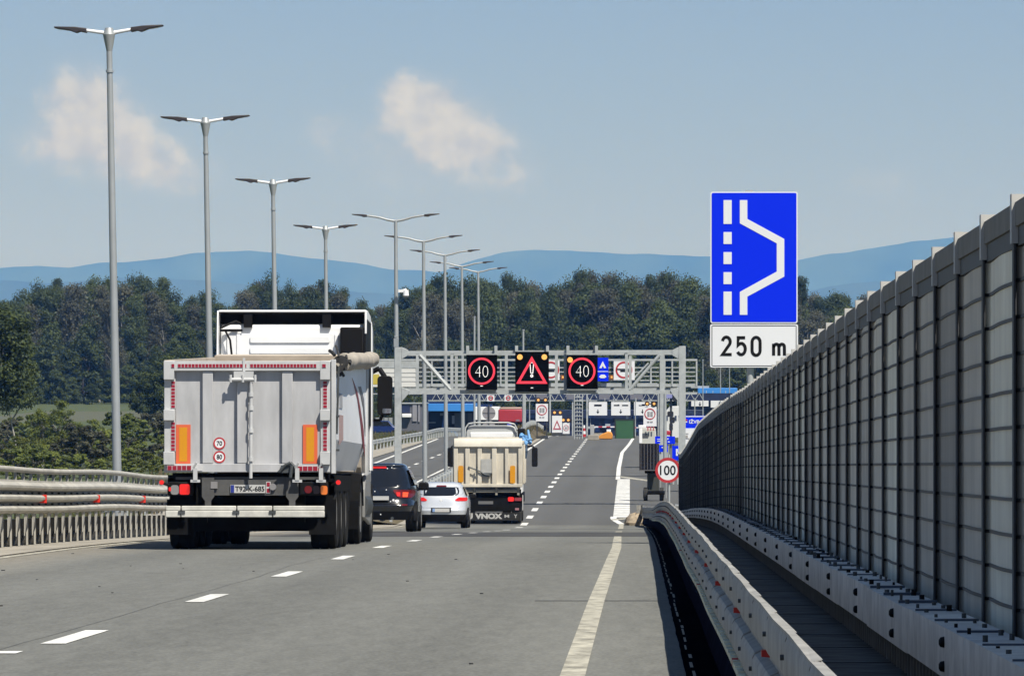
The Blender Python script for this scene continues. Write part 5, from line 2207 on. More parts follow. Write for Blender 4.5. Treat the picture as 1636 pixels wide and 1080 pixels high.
def white_l(t, pn, b, d):
    bars(t, b, [(613, 665, 595.2, 595.8), (613, 665, 602, 602.6), (613, 665, 609, 609.6)], d, M('sign_seam', (.35, .36, .36), .6), 'seam')
    bars(t, b, [(592, 606, 598, 614)], d, M('sign_yellow', (.62, .50, .08), .5), 'yellow_field')


panel('direction_sign', 'large blank white sign on the railed gantry beside the lorry mirror', 'road sign', 590, 664, 589, 618, DS, M('bright_sign_white', (.82, .82, .78), .5), extra=white_l)

# ================================================================ lay-by sign over the wall
DL = 91.0
KL = DL / F
lay = thing('layby_sign', 'large blue lay-by sign with white road symbol above a 250 m plate', 'road sign', (P(1193, 0, DL).x, DL + .12, R(DL)))
bl_ = lay.location


def lx_(px):
    return (px - CX) * KL


def lz_(py):
    return EYE - (py - HY) * KL


m = MB(sign_white)
m.prism(rrect(lx_(1135), lx_(1274.3), lz_(516.5), lz_(306.5), .035, 5), DL, DL + .03, 'y')
pn = m.build('panel', lay, base=bl_, smooth=30)
m = MB(sign_blue)
m.prism(rrect(lx_(1137), lx_(1272.5), lz_(514.5), lz_(308.5), .025, 5), DL - .004, DL - .0003, 'y')
m.build('blue_field', pn, base=bl_, smooth=30)
m = MB(sign_white)
for y0, y1 in ((320, 358), (371, 390), (403, 422), (435, 454), (466, 503)):
    m.box(lx_(1156), lx_(1169), DL - .008, DL - .0045, lz_(y1), lz_(y0))
C_ = [(1182, 320), (1194, 320), (1194, 350), (1253, 382), (1253, 442), (1194, 474), (1194, 503), (1182, 503), (1182, 466.5), (1241, 434), (1241, 389), (1182, 357)]
for quad in ((0, 1, 2, 11), (11, 2, 3, 10), (10, 3, 4, 9), (9, 4, 5, 8), (8, 5, 6, 7)):
    m.prism([(lx_(C_[i][0]), lz_(C_[i][1])) for i in quad], DL - .008, DL - .0045, 'y')
m.build('layby_symbol', pn, base=bl_, smooth=0)
m = MB(sign_white)
m.prism(rrect(lx_(1134.5), lx_(1275), lz_(587), lz_(518), .03, 5), DL, DL + .03, 'y')
pl = m.build('distance_plate', lay, base=bl_, smooth=30)
m = MB(sign_black)
for x0, x1, y0, y1 in ((1138, 1271.5, 520, 521), (1138, 1271.5, 584, 585), (1137, 1138, 521, 584), (1271.5, 1272.5, 521, 584)):
    m.box(lx_(x0), lx_(x1), DL - .003, DL - .0003, lz_(y1), lz_(y0))
m.build('border', pl, base=bl_, smooth=0)


def din_digit(m, strokes, w_):
    """stroke lettering: poly-lines of (px,py) drawn w_ wide with square joints"""
    for line in strokes:
        k = len(line)
        L_, R_ = [], []
        for i in range(k):
            p = Vector((line[i][0], line[i][1]))
            ds = []
            if i:
                ds.append((p - Vector(line[i - 1])).normalized())
            if i < k - 1:
                ds.append((Vector(line[i + 1]) - p).normalized())
            t = sum(ds, Vector((0, 0))).normalized()
            n_ = Vector((-t.y, t.x))
            c = max(.5, n_.dot(Vector((-ds[0].y, ds[0].x))))
            L_.append(p + n_ * (w_ / 2 / c))
            R_.append(p - n_ * (w_ / 2 / c))
        for i in range(k - 1):
            m.prism([(lx_(q.x), lz_(q.y)) for q in (L_[i], L_[i + 1], R_[i + 1], R_[i])], DL - .004 - .0002 * (i % 2), DL - .0004, 'y')


def arc(cx, cy, rx, ry, a0, a1, n=10):
    return [(cx + rx * math.cos(math.radians(a0 + (a1 - a0) * i / n)), cy - ry * math.sin(math.radians(a0 + (a1 - a0) * i / n))) for i in range(n + 1)]


m = MB(sign_black)
W5 = 5.0
din_digit(m, [arc(1160.5, 546, 6.2, 7.5, 170, -30, 10) + [(1154.3, 566.3), (1169, 566.3)]], W5)
din_digit(m, [[(1190.5, 539.5), (1179.5, 539.5), (1178.8, 552)] + arc(1184.2, 557.5, 6.6, 9.0, 125, -150, 12)], W5)
din_digit(m, [arc(1208, 546.5, 6.4, 7.6, 0, 180, 10) + arc(1208, 560, 6.4, 7.6, 180, 360, 10) + [(1214.4, 546.5)]], W5)
din_digit(m, [[(1236, 549), (1236, 568)], [(1236, 555)] + arc(1240.5, 554, 4.0, 4.2, 150, 0, 6) + [(1244.6, 568)], [(1244.6, 555)] + arc(1249.2, 554, 4.0, 4.2, 150, 0, 6) + [(1253.4, 568)]], W5)
m.build('lettering', pl, base=bl_, smooth=0)
m = MB(galv)
x = lx_(1193)
m.tube((x + .06, DL + .12, R(DL) - .3), (x + .06, DL + .12, lz_(310)), .055, n=12)
m.tube((x + .35, DL + .12, lz_(585)), (x + .35, DL + .12, lz_(310)), .03, n=10)
for py in (330, 500, 535, 575):
    m.box(lx_(1150), lx_(1265), DL + .03, DL + .065, lz_(py) - .02, lz_(py) + .02)
m.box(x - .02, x + .1, DL + .02, DL + .1, lz_(304), lz_(307))
m.build('post', lay, base=bl_, smooth=40)

# ---- speed limit sign 100
D9 = 214.0
c = P(1067, 751, D9)
s9 = thing('speed_sign', 'round white 100 speed limit sign with red rim at the end of the noise wall', 'road sign', (c.x, D9, R(D9)))
m = MB(sign_white)
m.disc((c.x, c.z), .455, D9 - .03, 36, depth=.025)
pn = m.build('disc', s9, base=s9.location, smooth=0)
m = MB(sign_red)
m.disc((c.x, c.z), .48, D9 - .036, 40, r_in=.375, depth=.008)
m.build('red_rim', pn, base=s9.location, smooth=0)
text('100', (c.x, D9 - .031, c.z), .37, sign_black, pn, width=.60, depth=.008, bold=.012, base=s9.location)
m = MB(galv)
m.tube((c.x + .05, D9 + .05, R(D9) - .3), (c.x + .05, D9 + .05, c.z + .6), .04, n=10)
m.build('post', s9, base=s9.location, smooth=40)
# ================================================================ roadworks trailer and signs beyond the bridge


def cbox(m, x0, x1, y0, y1, d, th, mat=None):
    prect(m, x0, x1, y0, y1, d, th, mat)


DT = 243.0
tr = thing('sign_trailer', 'dark roadworks trailer with tilted solar panel and wheels in the lay-by', 'trailer', (P(1040, 0, DT).x, DT, R(DT)))
tb = tr.location
m = MB(M('solar_cells', (.008, .008, .012), .7, spec=.05))
a, b = P(1021.5, 750, DT), P(1052.5, 708.5, DT)
m.hexa([(a.x, DT - .35, a.z), (b.x, DT - .35, a.z), (b.x, DT - .3, a.z - .03), (a.x, DT - .3, a.z - .03), (a.x, DT + .2, b.z), (b.x, DT + .2, b.z), (b.x, DT + .25, b.z - .03), (a.x, DT + .25, b.z - .03)])
pnl = m.build('solar_panel', tr, base=tb, smooth=0)
m = MB(M('solar_busbar', (.13, .13, .14), .6, .0))
for i in range(6):
    x = lerp(a.x, b.x, (i + .5) / 6)
    m.hexa([(x - .005, DT - .358, a.z + .01), (x + .005, DT - .358, a.z + .01), (x + .005, DT - .352, a.z + .01), (x - .005, DT - .352, a.z + .01),
            (x - .005, DT + .185, b.z - .02), (x + .005, DT + .185, b.z - .02), (x + .005, DT + .191, b.z - .02), (x - .005, DT + .191, b.z - .02)])
m.box(a.x - .02, b.x + .02, DT - .37, DT - .33, a.z - .045, a.z - .005)
m.build('panel_frame', pnl, base=tb, smooth=0)
m = MB(M('trailer_dark_green', (.045, .05, .042), .7))
cbox(m, 1034, 1053, 755, 790, DT + .1, .7)
cbox(m, 1030, 1052, 750, 756, DT, .6, chassis_m)
cbox(m, 1035, 1062, 784, 790, DT - .2, .9, chassis_m)
m.build('body', tr, base=tb, bevel=.02)
for px in (1031.5, 1057):
    o = wheel(tr, P(px, 0, DT).x - tb.x, .2, .29, .18, -1 if px < 1040 else 1, rubber_dusty)
m = MB(galv)
for px in (1055.5, 1064.5):
    cbox(m, px - .6, px + .6, 755, 795, DT + .5, .05)
m.build('support_leg', tr, base=tb, smooth=0)


def lamp_board(name, label, x0, x1, y0, y1, d, kind, lamps, legs=True, group=None):
    c = P((x0 + x1) / 2, y1, d)
    t = thing(name, label, 'road sign', (c.x, d, R(d)), group=group)
    b = t.location
    m = MB(sign_white)
    prect(m, x0, x1, y0, y1, d, .07)
    pn = m.build('panel', t, base=b, smooth=0)
    cx, cy = (x0 + x1) / 2, lerp(y0, y1, .36)
    r = (x1 - x0) * .42
    if kind == 'ring':
        ring(t, b, cx, cy, r, d, k=.84, dep=.02)
        bars(t, b, [(cx - r * .45, cx - r * .05, cy - r * .4, cy + r * .45), (cx + r * .1, cx + r * .5, cy - r * .4, cy + r * .45)], d, M('sign_grey', (.33, .33, .34), .6), 'numeral', .02)
        bars(t, b, [(cx - r * .5, cx - r * .1, lerp(y0, y1, .74), lerp(y0, y1, .80)), (cx + r * .05, cx + r * .5, lerp(y0, y1, .74), lerp(y0, y1, .80))], d, MATS['sign_grey'], 'lettering', .02)
    else:
        m = MB(M('sign_pink_red', (.50, .10, .14), .5))
        A, B, Cc = P(cx, y0 + (y1 - y0) * .25, d), P(cx - r, y1 - (y1 - y0) * .18, d), P(cx + r, y1 - (y1 - y0) * .18, d)
        cen = (A + B + Cc) / 3
        out = [(p.x, p.z) for p in (A, B, Cc)]
        inn = [(lerp(cen.x, p.x, .6), lerp(cen.z, p.z, .6)) for p in (A, B, Cc)]
        for i in range(3):
            j = (i + 1) % 3
            m.prism([out[i], out[j], inn[j], inn[i]], d - .02, d - .001, 'y')
        m.build('red_triangle', t, base=b, smooth=0)
    for px, py in lamps:
        m = MB(M('lamp_case_dark', (.04, .02, .015), .6))
        q = P(px, py, d)
        rr = 4.0 * d / F
        m.prism(ngon((q.x, q.z), rr, 12), d - .05, d + .1, 'y')
        h = m.build('warning_lamp', t, base=b, smooth=0)
        m = MB(led_amber)
        m.disc((q.x, q.z), rr * .5, d - .07, 12, depth=.02)
        m.build('lens', h, base=b, smooth=0)
    if lamps:
        m = MB(black)
        prect(m, min(l_[0] for l_ in lamps) - 1, max(l_[0] for l_ in lamps) + 1, lamps[0][1] - 1, lamps[0][1] + 1, d + .02, .04)
        m.build('lamp_bar', t, base=b, smooth=0)
    if legs:
        m = MB(M('stand_dark', (.04, .045, .05), .7))
        for px in (x0 + 2, x1 - 2):
            q = P(px, 0, d)
            m.box(q.x - .05, q.x + .05, d + .07, d + .14, R(d) - .1, P(0, y1 - 2, d).z)
        q0, q1 = P(x0, 0, d), P(x1, 0, d)
        m.box(q0.x, q1.x, d - .3, d + .5, R(d) - .02, R(d) + .25)
        m.build('stand', t, base=b, smooth=0)
    return t


grp = 'white roadworks boards with amber lamps'
lamp_board('roadworks_sign', 'tall white roadworks board with red ring beside the red lorry', 856, 875.5, 645, 673, 480, 'ring', [(860, 639), (871.5, 639)], group=grp)
lamp_board('roadworks_sign', 'white roadworks board with pink warning triangle between ring boards', 882, 898, 664, 691, 565, 'tri', [(886, 659), (895, 659)], group=grp)
lamp_board('roadworks_sign', 'small white roadworks board, third in the median row, after the triangle board', 899, 910, 675, 699, 640, 'ring', [(900, 671), (908, 671)], group=grp)
lamp_board('roadworks_sign', 'smallest white roadworks board, at the end of the median row by the lattice mast', 911.5, 921, 680, 700, 725, 'ring', [(917, 679)], group=grp)
lamp_board('roadworks_sign', 'white roadworks board with red ring standing above the solar trailer', 1028, 1049, 650, 681, 330, 'ring', [(1034, 645), (1045, 645)], group=grp)

# white site cabin trailer under that board
DC = 330.
cb_ = thing('site_trailer', 'small white site trailer with dark window below the roadworks board', 'trailer', (P(1036, 0, DC).x, DC, R(DC)))
m = MB(M('offwhite_trailer', (.62, .63, .58), .5))
a, b = P(1021, 709, DC), P(1050, 684, DC)
m.hexa([(a.x, DC, a.z - .2), (b.x, DC, a.z - .2), (b.x, DC + 2, a.z - .2), (a.x, DC + 2, a.z - .2), (a.x + .1, DC, b.z), (b.x - .1, DC, b.z), (b.x - .1, DC + 2, b.z), (a.x + .1, DC + 2, b.z)])
m.build('cabin', cb_, base=cb_.location, bevel=.05)
m = MB(M('trailer_window', (.10, .11, .12), .2))
prect(m, 1026, 1036, 692, 699, DC, .02, dfront=.03)
m.build('window', cb_, base=cb_.location, smooth=0)
m = MB(white_paint)
prect(m, 1021, 1026, 684, 708, DC - .5, .12)
prect(m, 1020, 1032, 679, 684, DC - .5, .12)
m.build('arrow_frame', cb_, base=cb_.location, bevel=.02)
m = MB(M('chevron_pink', (.52, .16, .17), .5))
for x in (1034, 1038.5, 1043):
    m = MB(MATS['chevron_pink'])
    prect(m, x, x + 2.2, 681.5, 688, DC - .2, .03)
    m.build('chevron_stripe', cb_, base=cb_.location, smooth=0)
for px in (1025, 1046):
    wheel(cb_, P(px, 0, DC).x - cb_.location.x, .8, .3, .2, -1, rubber_dusty)

# blue direction signs
panel('direction_sign', 'small blue sign plate beside the solar trailer, on the slim poles', 'road sign', 1046.5, 1061, 697, 709, 305, sign_blue, legs=(1050, 1058),
      extra=lambda t, pn, b, d: bars(t, b, [(1050, 1058, 701, 702), (1050, 1055, 704, 705), (1047, 1060.5, 708.5, 709.2)], d, sign_white, 'lettering'))
panel('direction_sign', 'small blue sign plate between slim pole and flagged blue sign', 'road sign', 1064, 1078.5, 697, 709, 305, sign_blue, legs=(1067, 1076),
      extra=lambda t, pn, b, d: bars(t, b, [(1066, 1068, 700, 702), (1067, 1070, 705, 706.5)], d, sign_white, 'lettering'))
panel('direction_sign', 'low blue sign plate beneath the pair of small blue plates', 'road sign', 1053, 1067, 711, 722, 290, sign_blue, legs=(1055, 1065),
      extra=lambda t, pn, b, d: bars(t, b, [(1057, 1064, 714, 715.5)], d, sign_white, 'lettering'))
panel('direction_sign', 'narrow blue sign with white arrow at the edge of the noise wall', 'road sign', 1074, 1085, 712, 735, 280, sign_blue, legs=(1076, 1083),
      extra=lambda t, pn, b, d: bars(t, b, [(1080, 1083, 717, 728), (1082, 1085, 722, 725)], d, sign_white, 'arrow'))


def flag_sign(t, pn, b, d):
    m = MB(sign_white)
    prect(m, 1084, 1134, 664.5, 666, d, .03, dfront=.01)
    prect(m, 1084, 1086, 664.5, 740, d, .03, dfront=.01)
    prect(m, 1087, 1098, 673, 674.8, d, .012, dfront=.016)
    m.build('border', t, base=b, smooth=0)
    m = MB(sign_red)
    prect(m, 1087, 1098, 669.5, 672.5, d, .012, dfront=.016)
    m.build('flag', t, base=b, smooth=0)
    m = MB(sign_white)
    prect(m, 1086, 1132, 684, 728, d, .012, dfront=.006)
    m.build('white_field', t, base=b, smooth=0)
    c = P(1109, 673, d)
    text('IŽVP', (c.x, d - .004, c.z), 7 * d / F, sign_white, t, width=16 * d / F, depth=.012, bold=.02, base=b)
    bars(t, b, [(1089, 1100, 692, 693), (1090, 1099, 695, 699), (1086, 1130, 700, 700.8)], d, M('sign_grey2', (.4, .38, .36), .6), 'emblem', .02)


panel('flag_sign', 'blue and white sign with red flag stripe standing behind the noise wall', 'road sign', 1084, 1134, 664, 740, 262, sign_blue, legs=(1090, 1128), extra=flag_sign)

# dark traffic signal cluster beside the gantry post
DX = 420.
tsx = thing('traffic_signal', 'dark cluster of traffic signal heads on a pole beside the gantry post', 'traffic light', (P(1072, 0, DX).x, DX, R(DX)))
m = MB(galv_dark)
p = P(1072, 622, DX)
m.tube((p.x, DX, R(DX)), (p.x, DX, p.z), .09, n=8)
m.build('pole', tsx, base=tsx.location, smooth=40)
for x0, x1, y0, y1 in ((1066, 1076, 657, 666), (1070, 1078, 666, 676), (1069, 1075, 676, 688), (1075, 1083, 630, 641)):
    m = MB(M('signal_head_dark', (.02, .022, .03), .5))
    a, b = P(x0, y1, DX), P(x1, y0, DX)
    m.prism(rrect(a.x, b.x, a.z, b.z, .1), DX - .35, DX - .1, 'y')
    m.build('signal_head', tsx, base=tsx.location, smooth=30)
m = MB(M('lilac_plate', (.32, .34, .66), .5))
prect(m, 1064, 1074, 625, 636, DX - .2, .06)
m.build('plate', tsx, base=tsx.location, smooth=0)
m = MB(M('signal_red', (.5, .03, .05), .4))
prect(m, 1064, 1071, 688, 695, DX - .4, .3)
m.build('red_box', tsx, base=tsx.location, bevel=.05)

# lattice mast at the end of the median
DMs = 480.
lm = thing('lattice_mast', 'grey lattice mast of twin ladders at the end of the median', 'mast', (P(925, 0, DMs).x, DMs, R(DMs)))
m = MB(galv)
for px in (918, 922, 926, 930.5):
    q = P(px, 624, DMs)
    m.box(q.x - .035, q.x + .035, DMs - .03 + (px - 918) * .05, DMs + .04 + (px - 918) * .05, R(DMs) - .1, q.z)
m.build('upright', lm, base=lm.location, smooth=0)
m = MB(galv)
for py in range(628, 700, 6):
    prect(m, 918, 930.5, py, py + 1.2, DMs + .1, .05)
m.build('rung', lm, base=lm.location, smooth=0)
# red and white marker post, orange block, green container
DMk = 500.
mk = thing('marker_post', 'small red and white striped marker post at the foot of the lattice mast', 'marker')
q = P(933, 690, DMk)
mk.location = (q.x, DMk, R(DMk))
for i in range(4):
    m = MB(sign_red if i % 2 == 0 else sign_white)
    m.tube((q.x, DMk, R(DMk) + i * .26), (q.x, DMk, R(DMk) + (i + 1) * .26), .17 - .02 * i, .16 - .02 * i, 12)
    m.build('band', mk, base=mk.location, smooth=40)
DO = 478.
ob = thing('plastic_barrier', 'orange plastic road barrier with a pale end before the green container', 'barrier', (P(965, 0, DO).x, DO, R(DO)))
m = MB(M('barrier_orange', (.80, .32, .04), .5))
pp = lambda x, y: (P(x, y, DO).x, P(x, y, DO).z)
m.prism([(pp(953, 700)[0], R(DO)), (pp(978, 700)[0], R(DO)), pp(979, 695), pp(977, 690), pp(972, 689), pp(962, 693), pp(954, 698)], DO, DO + .6, 'y')
m.build('block', ob, base=ob.location, bevel=.08)
m = MB(white_paint)
prect(m, 969, 976, 686, 690, DO + .1, .4)
m.build('end_plate', ob, base=ob.location, bevel=.03)
DG = 484.
gc = thing('container', 'dark green steel container standing across the lane', 'container', (P(997, 0, DG).x, DG, R(DG)))
m = MB(M('container_green', (.035, .125, .05), .55, nz=.1, scale=1))
prect(m, 984, 1012, 671.5, 701, DG, 1.8)
m.build('box', gc, base=gc.location, bevel=.02)
m = MB(M('container_edge', (.02, .03, .022), .6))
for x0, x1, y0, y1 in ((982, 984, 670, 701), (1012, 1014.5, 670, 701), (984, 1012, 669.8, 671.5)):
    prect(m, x0, x1, y0, y1, DG - .02, 1.84)
m.build('frame', gc, base=gc.location, smooth=0)

# ================================================================ border crossing


def back_block(name, label, cat, x0, x1, y0, y1, d, depth, mat, to_ground=True):
    c = P((x0 + x1) / 2, 0, d)
    zg = R(d) - .3
    t = thing(name, label, cat, (c.x, d, zg))
    m = MB(mat)
    a, b = P(x0, y1, d), P(x1, y0, d)
    m.box(a.x, b.x, d, d + depth, zg if to_ground else a.z, b.z)
    m.build('wall', t, base=t.location, bevel=.03)
    return t


navy = M('navy_cladding', (.014, .024, .075), .5, nz=.4, scale=.6)
navy2 = M('navy_gloss', (.012, .035, .13), .35, nz=.4, scale=.8)
sky_blue = M('canopy_blue', (.055, .30, .82), .45)
grey_wall = M('booth_grey', (.135, .14, .165), .6, nz=.15, scale=.8)
DB1 = 600.
t = back_block('customs_booth', 'grey customs building with navy window band and white awning beside the gantry post', 'building', 640, 681, 645, 700, DB1, 6, grey_wall)
bb1 = t.location
m = MB(navy)
prect(m, 641, 655, 648, 659, DB1, .05, dfront=.06)
m.build('window', t, base=bb1, smooth=0)
m = MB(white_paint)
prect(m, 642, 657, 661, 667, DB1 - .7, .65)
m.build('awning', t, base=bb1, bevel=.06)
m = MB(M('booth_pale', (.30, .30, .33), .6))
prect(m, 659, 666, 645, 673, DB1 - .12, .1)
prect(m, 668, 671, 646, 674, DB1 - .12, .1)
m.build('door', t, base=bb1, smooth=0)
m = MB(galv)
prect(m, 640, 682, 643.5, 645, DB1 - .2, 6.4)
m.build('roof', t, base=bb1, smooth=0)

DB2 = 610.
t = back_block('border_booth', 'dark navy border booth under a bright blue canopy fascia', 'building', 684, 757, 657, 702, DB2, 8, navy)
bb2 = t.location
m = MB(sky_blue)
prect(m, 672.5, 760, 645, 657, DB2 - 2.5, 11)
m.build('canopy', t, base=bb2, bevel=.04)
m = MB(navy2)
prect(m, 676, 758, 642.5, 644.8, DB2 - 1.5, 9)
m.build('roof', t, base=bb2, smooth=0)
m = MB(grey_wall)
prect(m, 726, 745, 660, 702, DB2 - .5, .45)
prect(m, 746.5, 754, 660, 690, DB2 - .5, .45)
m.build('door', t, base=bb2, smooth=0)
m = MB(M('pillar_blue', (.03, .14, .5), .45))
a, b = P(707, 702, DB2 - 1), P(711, 660, DB2 - 1)
m.prism([(P(704, 0, DB2).x, R(DB2)), (P(714, 0, DB2).x, R(DB2)), (P(712, 0, DB2).x, b.z), (P(709.5, 0, DB2).x, b.z)], DB2 - 1.2, DB2 - .7, 'y')
m.build('pillar', t, base=bb2, smooth=0)
m = MB(sky_blue)
q = [P(x, y, DB2 - 1.5) for x, y in ((715, 702), (732, 702), (730, 690), (722, 684), (717, 688))]
m.prism([(p.x, p.z) for p in q], DB2 - 1.6, DB2 - 1.3, 'y')
m.build('banner', t, base=bb2, smooth=0)
m = MB(M('notice_white', (.45, .46, .5), .5))  # plain off-white colour of the notices
prect(m, 722, 726, 664, 677, DB2 - .6, .08)
prect(m, 685, 696, 674, 676, DB2 - .05, .04)
prect(m, 703, 708, 660, 664, DB2 - .05, .04)
m.build('notice', t, base=bb2, smooth=0)

# navy terminal behind the lanes, with roof truss
DB3 = 660.
t = back_block('border_terminal', 'long dark navy border terminal behind the lane signs with latticed roof truss', 'building', 830, 1125, 655, 704, DB3, 9, navy)
bb3 = t.location
m = MB(navy)
prect(m, 676, 1172, 628, 640, DB3 + 3, .2)
m.build('roof_fascia', t, base=bb3, smooth=0)
m = MB(galv)
prect(m, 684, 1115, 639.2, 640.8, DB3 - 2, .25)
prect(m, 684, 1115, 626.5, 627.5, DB3 - 2, .25)
for px in range(690, 1112, 14):
    m.tube(P(px, 640, DB3 - 1.9), P(px + 7, 628, DB3 - 1.9), .04, n=5)
    m.tube(P(px + 7, 628, DB3 - 1.9), P(px + 14, 640, DB3 - 1.9), .04, n=5)
m.build('truss', t, base=bb3, smooth=0)
m = MB(M('fascia_grey', (.20, .20, .24), .6))
for x0, x1 in ((857, 874), (905, 918), (957, 974), (1007, 1027)):
    prect(m, x0, x1, 628, 638, DB3 - 2.3, .15)
m.build('fascia_panel', t, base=bb3, smooth=0)
for px in (839, 879, 915, 938, 1052, 1083):
    m = MB(galv)
    q = P(px, 626, DB3 - 2)
    m.box(q.x - .09, q.x + .09, DB3 - 2.1, DB3 - 1.9, R(DB3) - .3, q.z)
    m.build('column', t, base=bb3, smooth=0)
for x0, x1, y0, y1 in ((842, 856, 660, 700), (936, 950, 665, 690), (951, 958, 668, 690), (966, 979, 668, 686), (1012, 1020, 660, 690)):
    m = MB(navy2)
    prect(m, x0, x1, y0, y1, DB3 - .5, .4)
    m.build('window', t, base=bb3, smooth=0)
m = MB(M('kiosk_glass_white', (.45, .5, .56), .3))
for x0, x1, y0, y1 in ((938, 951, 681, 685), (943, 944, 668, 684), (967, 975, 677, 682), (1000, 1004, 664, 669)):
    prect(m, x0, x1, y0, y1, DB3 - .7, .15)
m.build('counter', t, base=bb3, smooth=0)

t = back_block('border_booth', 'blue-roofed border booth seen over the noise wall', 'building', 1100, 1180, 634, 690, 690., 6, navy)
m = MB(sky_blue)
prect(m, 1115, 1178, 620, 629.5, 687, 8)
m.build('canopy', t, base=t.location, bevel=.04)
m = MB(galv)
prect(m, 1104, 1133, 616.5, 620, 687.5, 4)
m.build('roof', t, base=t.location, smooth=0)
m = MB(M('booth_maroon', (.16, .04, .05), .6))
q = [P(x, y, 689.) for x, y in ((1105, 664), (1125, 664), (1116, 658))]
m.prism([(p.x, p.z) for p in q], 688.6, 689.5, 'y')
m.build('gable', t, base=t.location, smooth=0)


def lane_sign(x0, x1, y0, y1, d, label, kind):
    def ex(t, pn, b, dd):
        cx = (x0 + x1) / 2
        if kind == 'bus':
            bars(t, b, [(cx - 6, cx + 6, y0 + 4, y0 + 7)], dd, sign_black, 'vehicle_symbol')
        elif kind == 'lorry':
            bars(t, b, [(cx - 11, cx - 2, y0 + 4.6, y0 + 6.6), (cx + 2, cx + 12, y0 + 4.6, y0 + 6.6), (cx - 5, cx - 2.5, y0 + 4, y0 + 5)], dd, sign_black, 'vehicle_symbol')
        else:
            bars(t, b, [(cx - 6, cx + 4, y0 + 5, y0 + 6.5), (cx - 1, cx + 4, y0 + 3.6, y0 + 6.5)], dd, sign_black, 'vehicle_symbol')
        m = MB(sign_black)
        q = [P(x, y, dd) for x, y in ((cx - .7, y0 + 12), (cx + .7, y0 + 12), (cx + .7, y0 + 15.5), (cx + 2.4, y0 + 15.5), (cx, y0 + 19), (cx - 2.4, y0 + 15.5), (cx - .7, y0 + 15.5))]
        m.prism([(p.x, p.z) for p in q], dd - .014, dd - .002, 'y')
        m.build('arrow', t, base=b, smooth=0)
        m = MB(galv)
        prect(m, x0 + 3, x0 + 4, y0 - 6, y0 + 1, dd + .08, .06)
        prect(m, x1 - 4, x1 - 3, y0 - 6, y0 + 1, dd + .08, .06)
        m.build('hanger', t, base=b, smooth=0)
    panel('lane_sign', label, 'lane sign', x0, x1, y0, y1, d, sign_white, extra=ex, group='white lane signs of the border crossing')


lane_sign(940.5, 970, 642, 663.5, 650, 'white lane sign with bus symbol and arrow, first of three over the lanes', 'bus')
lane_sign(976.5, 1007, 642, 663.5, 650, 'white lane sign with lorry and trailer symbols above the green container', 'lorry')
lane_sign(1013, 1040, 642, 663.5, 650, 'white lane sign half hidden behind the roadworks board', 'car')
lane_sign(1104.5, 1132, 630, 649, 680, 'white lane sign with car symbol beneath the blue roof, next to the gantry post', 'car')
lane_sign(1135.5, 1163, 630, 651, 680, 'white lane sign beneath the blue roof, partly behind the noise wall', 'bus')
for cx, lab in ((784, 'small white no-entry board under the truss, above the round sign back'), (812, 'small white no-entry board under the truss, above the red lorry')):
    panel('prohibition_sign', lab, 'road sign', cx - 6, cx + 6, 631, 641, 640, sign_white,
          extra=lambda t, pn, b, d, cx=cx: (ring(t, b, cx, 636, 4, d, k=.55), bars(t, b, [(cx - 2, cx + 2, 635.3, 636.6)], d, sign_black, 'lorry_symbol')))

# white lorry, red lorry, back of a round sign
DW = 590.
wt = thing('white_lorry', 'white lorry waiting at the crossing behind the round sign back', 'lorry', (P(775, 0, DW).x, DW, R(DW)))
m = MB(white_paint)
prect(m, 758, 797, 650, 671, DW, 7)
m.build('box_body', wt, base=wt.location, bevel=.04)
m = MB(chassis_m)
prect(m, 760, 796, 671, 690, DW + .2, 6.5)
m.build('chassis', wt, base=wt.location, smooth=0)
m = MB(navy2)
prect(m, 764, 786, 646, 650, DW + .5, 2)
m.build('roof_box', wt, base=wt.location, smooth=0)
for px in (764, 790):
    wheel(wt, P(px, 0, DW).x - wt.location.x, .9, .45, .4, -1, rubber)
DR = 570.
rt = thing('red_lorry', 'red box lorry seen from behind over the dump truck cab', 'lorry', (P(814, 0, DR).x, DR, R(DR)))
m = MB(M('lorry_red', (.46, .035, .05), .5))
prect(m, 796, 834, 654, 674.5, DR, 7)
m.build('box_body', rt, base=rt.location, bevel=.12, seg=3)
m = MB(M('lorry_tan_edge', (.55, .38, .30), .6))
prect(m, 799, 832, 651, 654, DR + .05, 7)
m.build('roof', rt, base=rt.location, bevel=.05)
m = MB(chassis_m)
prect(m, 797, 833, 674.5, 690, DR + .2, 6.5)
m.build('chassis', rt, base=rt.location, smooth=0)
m = MB(M('rear_plate_grey', (.3, .2, .24), .5))
prect(m, 824, 830, 670, 673, DR, .03, dfront=.04)
m.build('number_plate', rt, base=rt.location, smooth=0)
m = MB(M('marker_blue_lamp', (.08, .12, .6), .4))
prect(m, 810, 817, 676, 680, DR, .05, dfront=.06)
m.build('lamp', rt, base=rt.location, smooth=0)
for px in (801, 828):
    wheel(rt, P(px, 0, DR).x - rt.location.x, .9, .45, .4, -1, rubber)
DRS = 400.
c = P(781, 660, DRS)
rs = thing('round_sign_back', 'grey backs of two round signs on one pole before the white lorry', 'road sign', (c.x, DRS, R(DRS)))
m = MB(M('sign_back_grey', (.36, .35, .36), .5, .2))
m.disc((c.x, c.z), .47, DRS - .04, 28, depth=.02)
m.disc((c.x, P(0, 682, DRS).z), .47, DRS - .04, 28, depth=.02)
m.build('sign_back', rs, base=rs.location, smooth=0)
m = MB(galv_dark)
m.tube((c.x, DRS - .09, R(DRS) - .2), (c.x, DRS - .09, P(0, 646, DRS).z), .05, n=8)
m.box(c.x - .45, c.x + .45, DRS - .06, DRS - .042, c.z - .02, c.z + .02)
m.build('post', rs, base=rs.location, smooth=40)
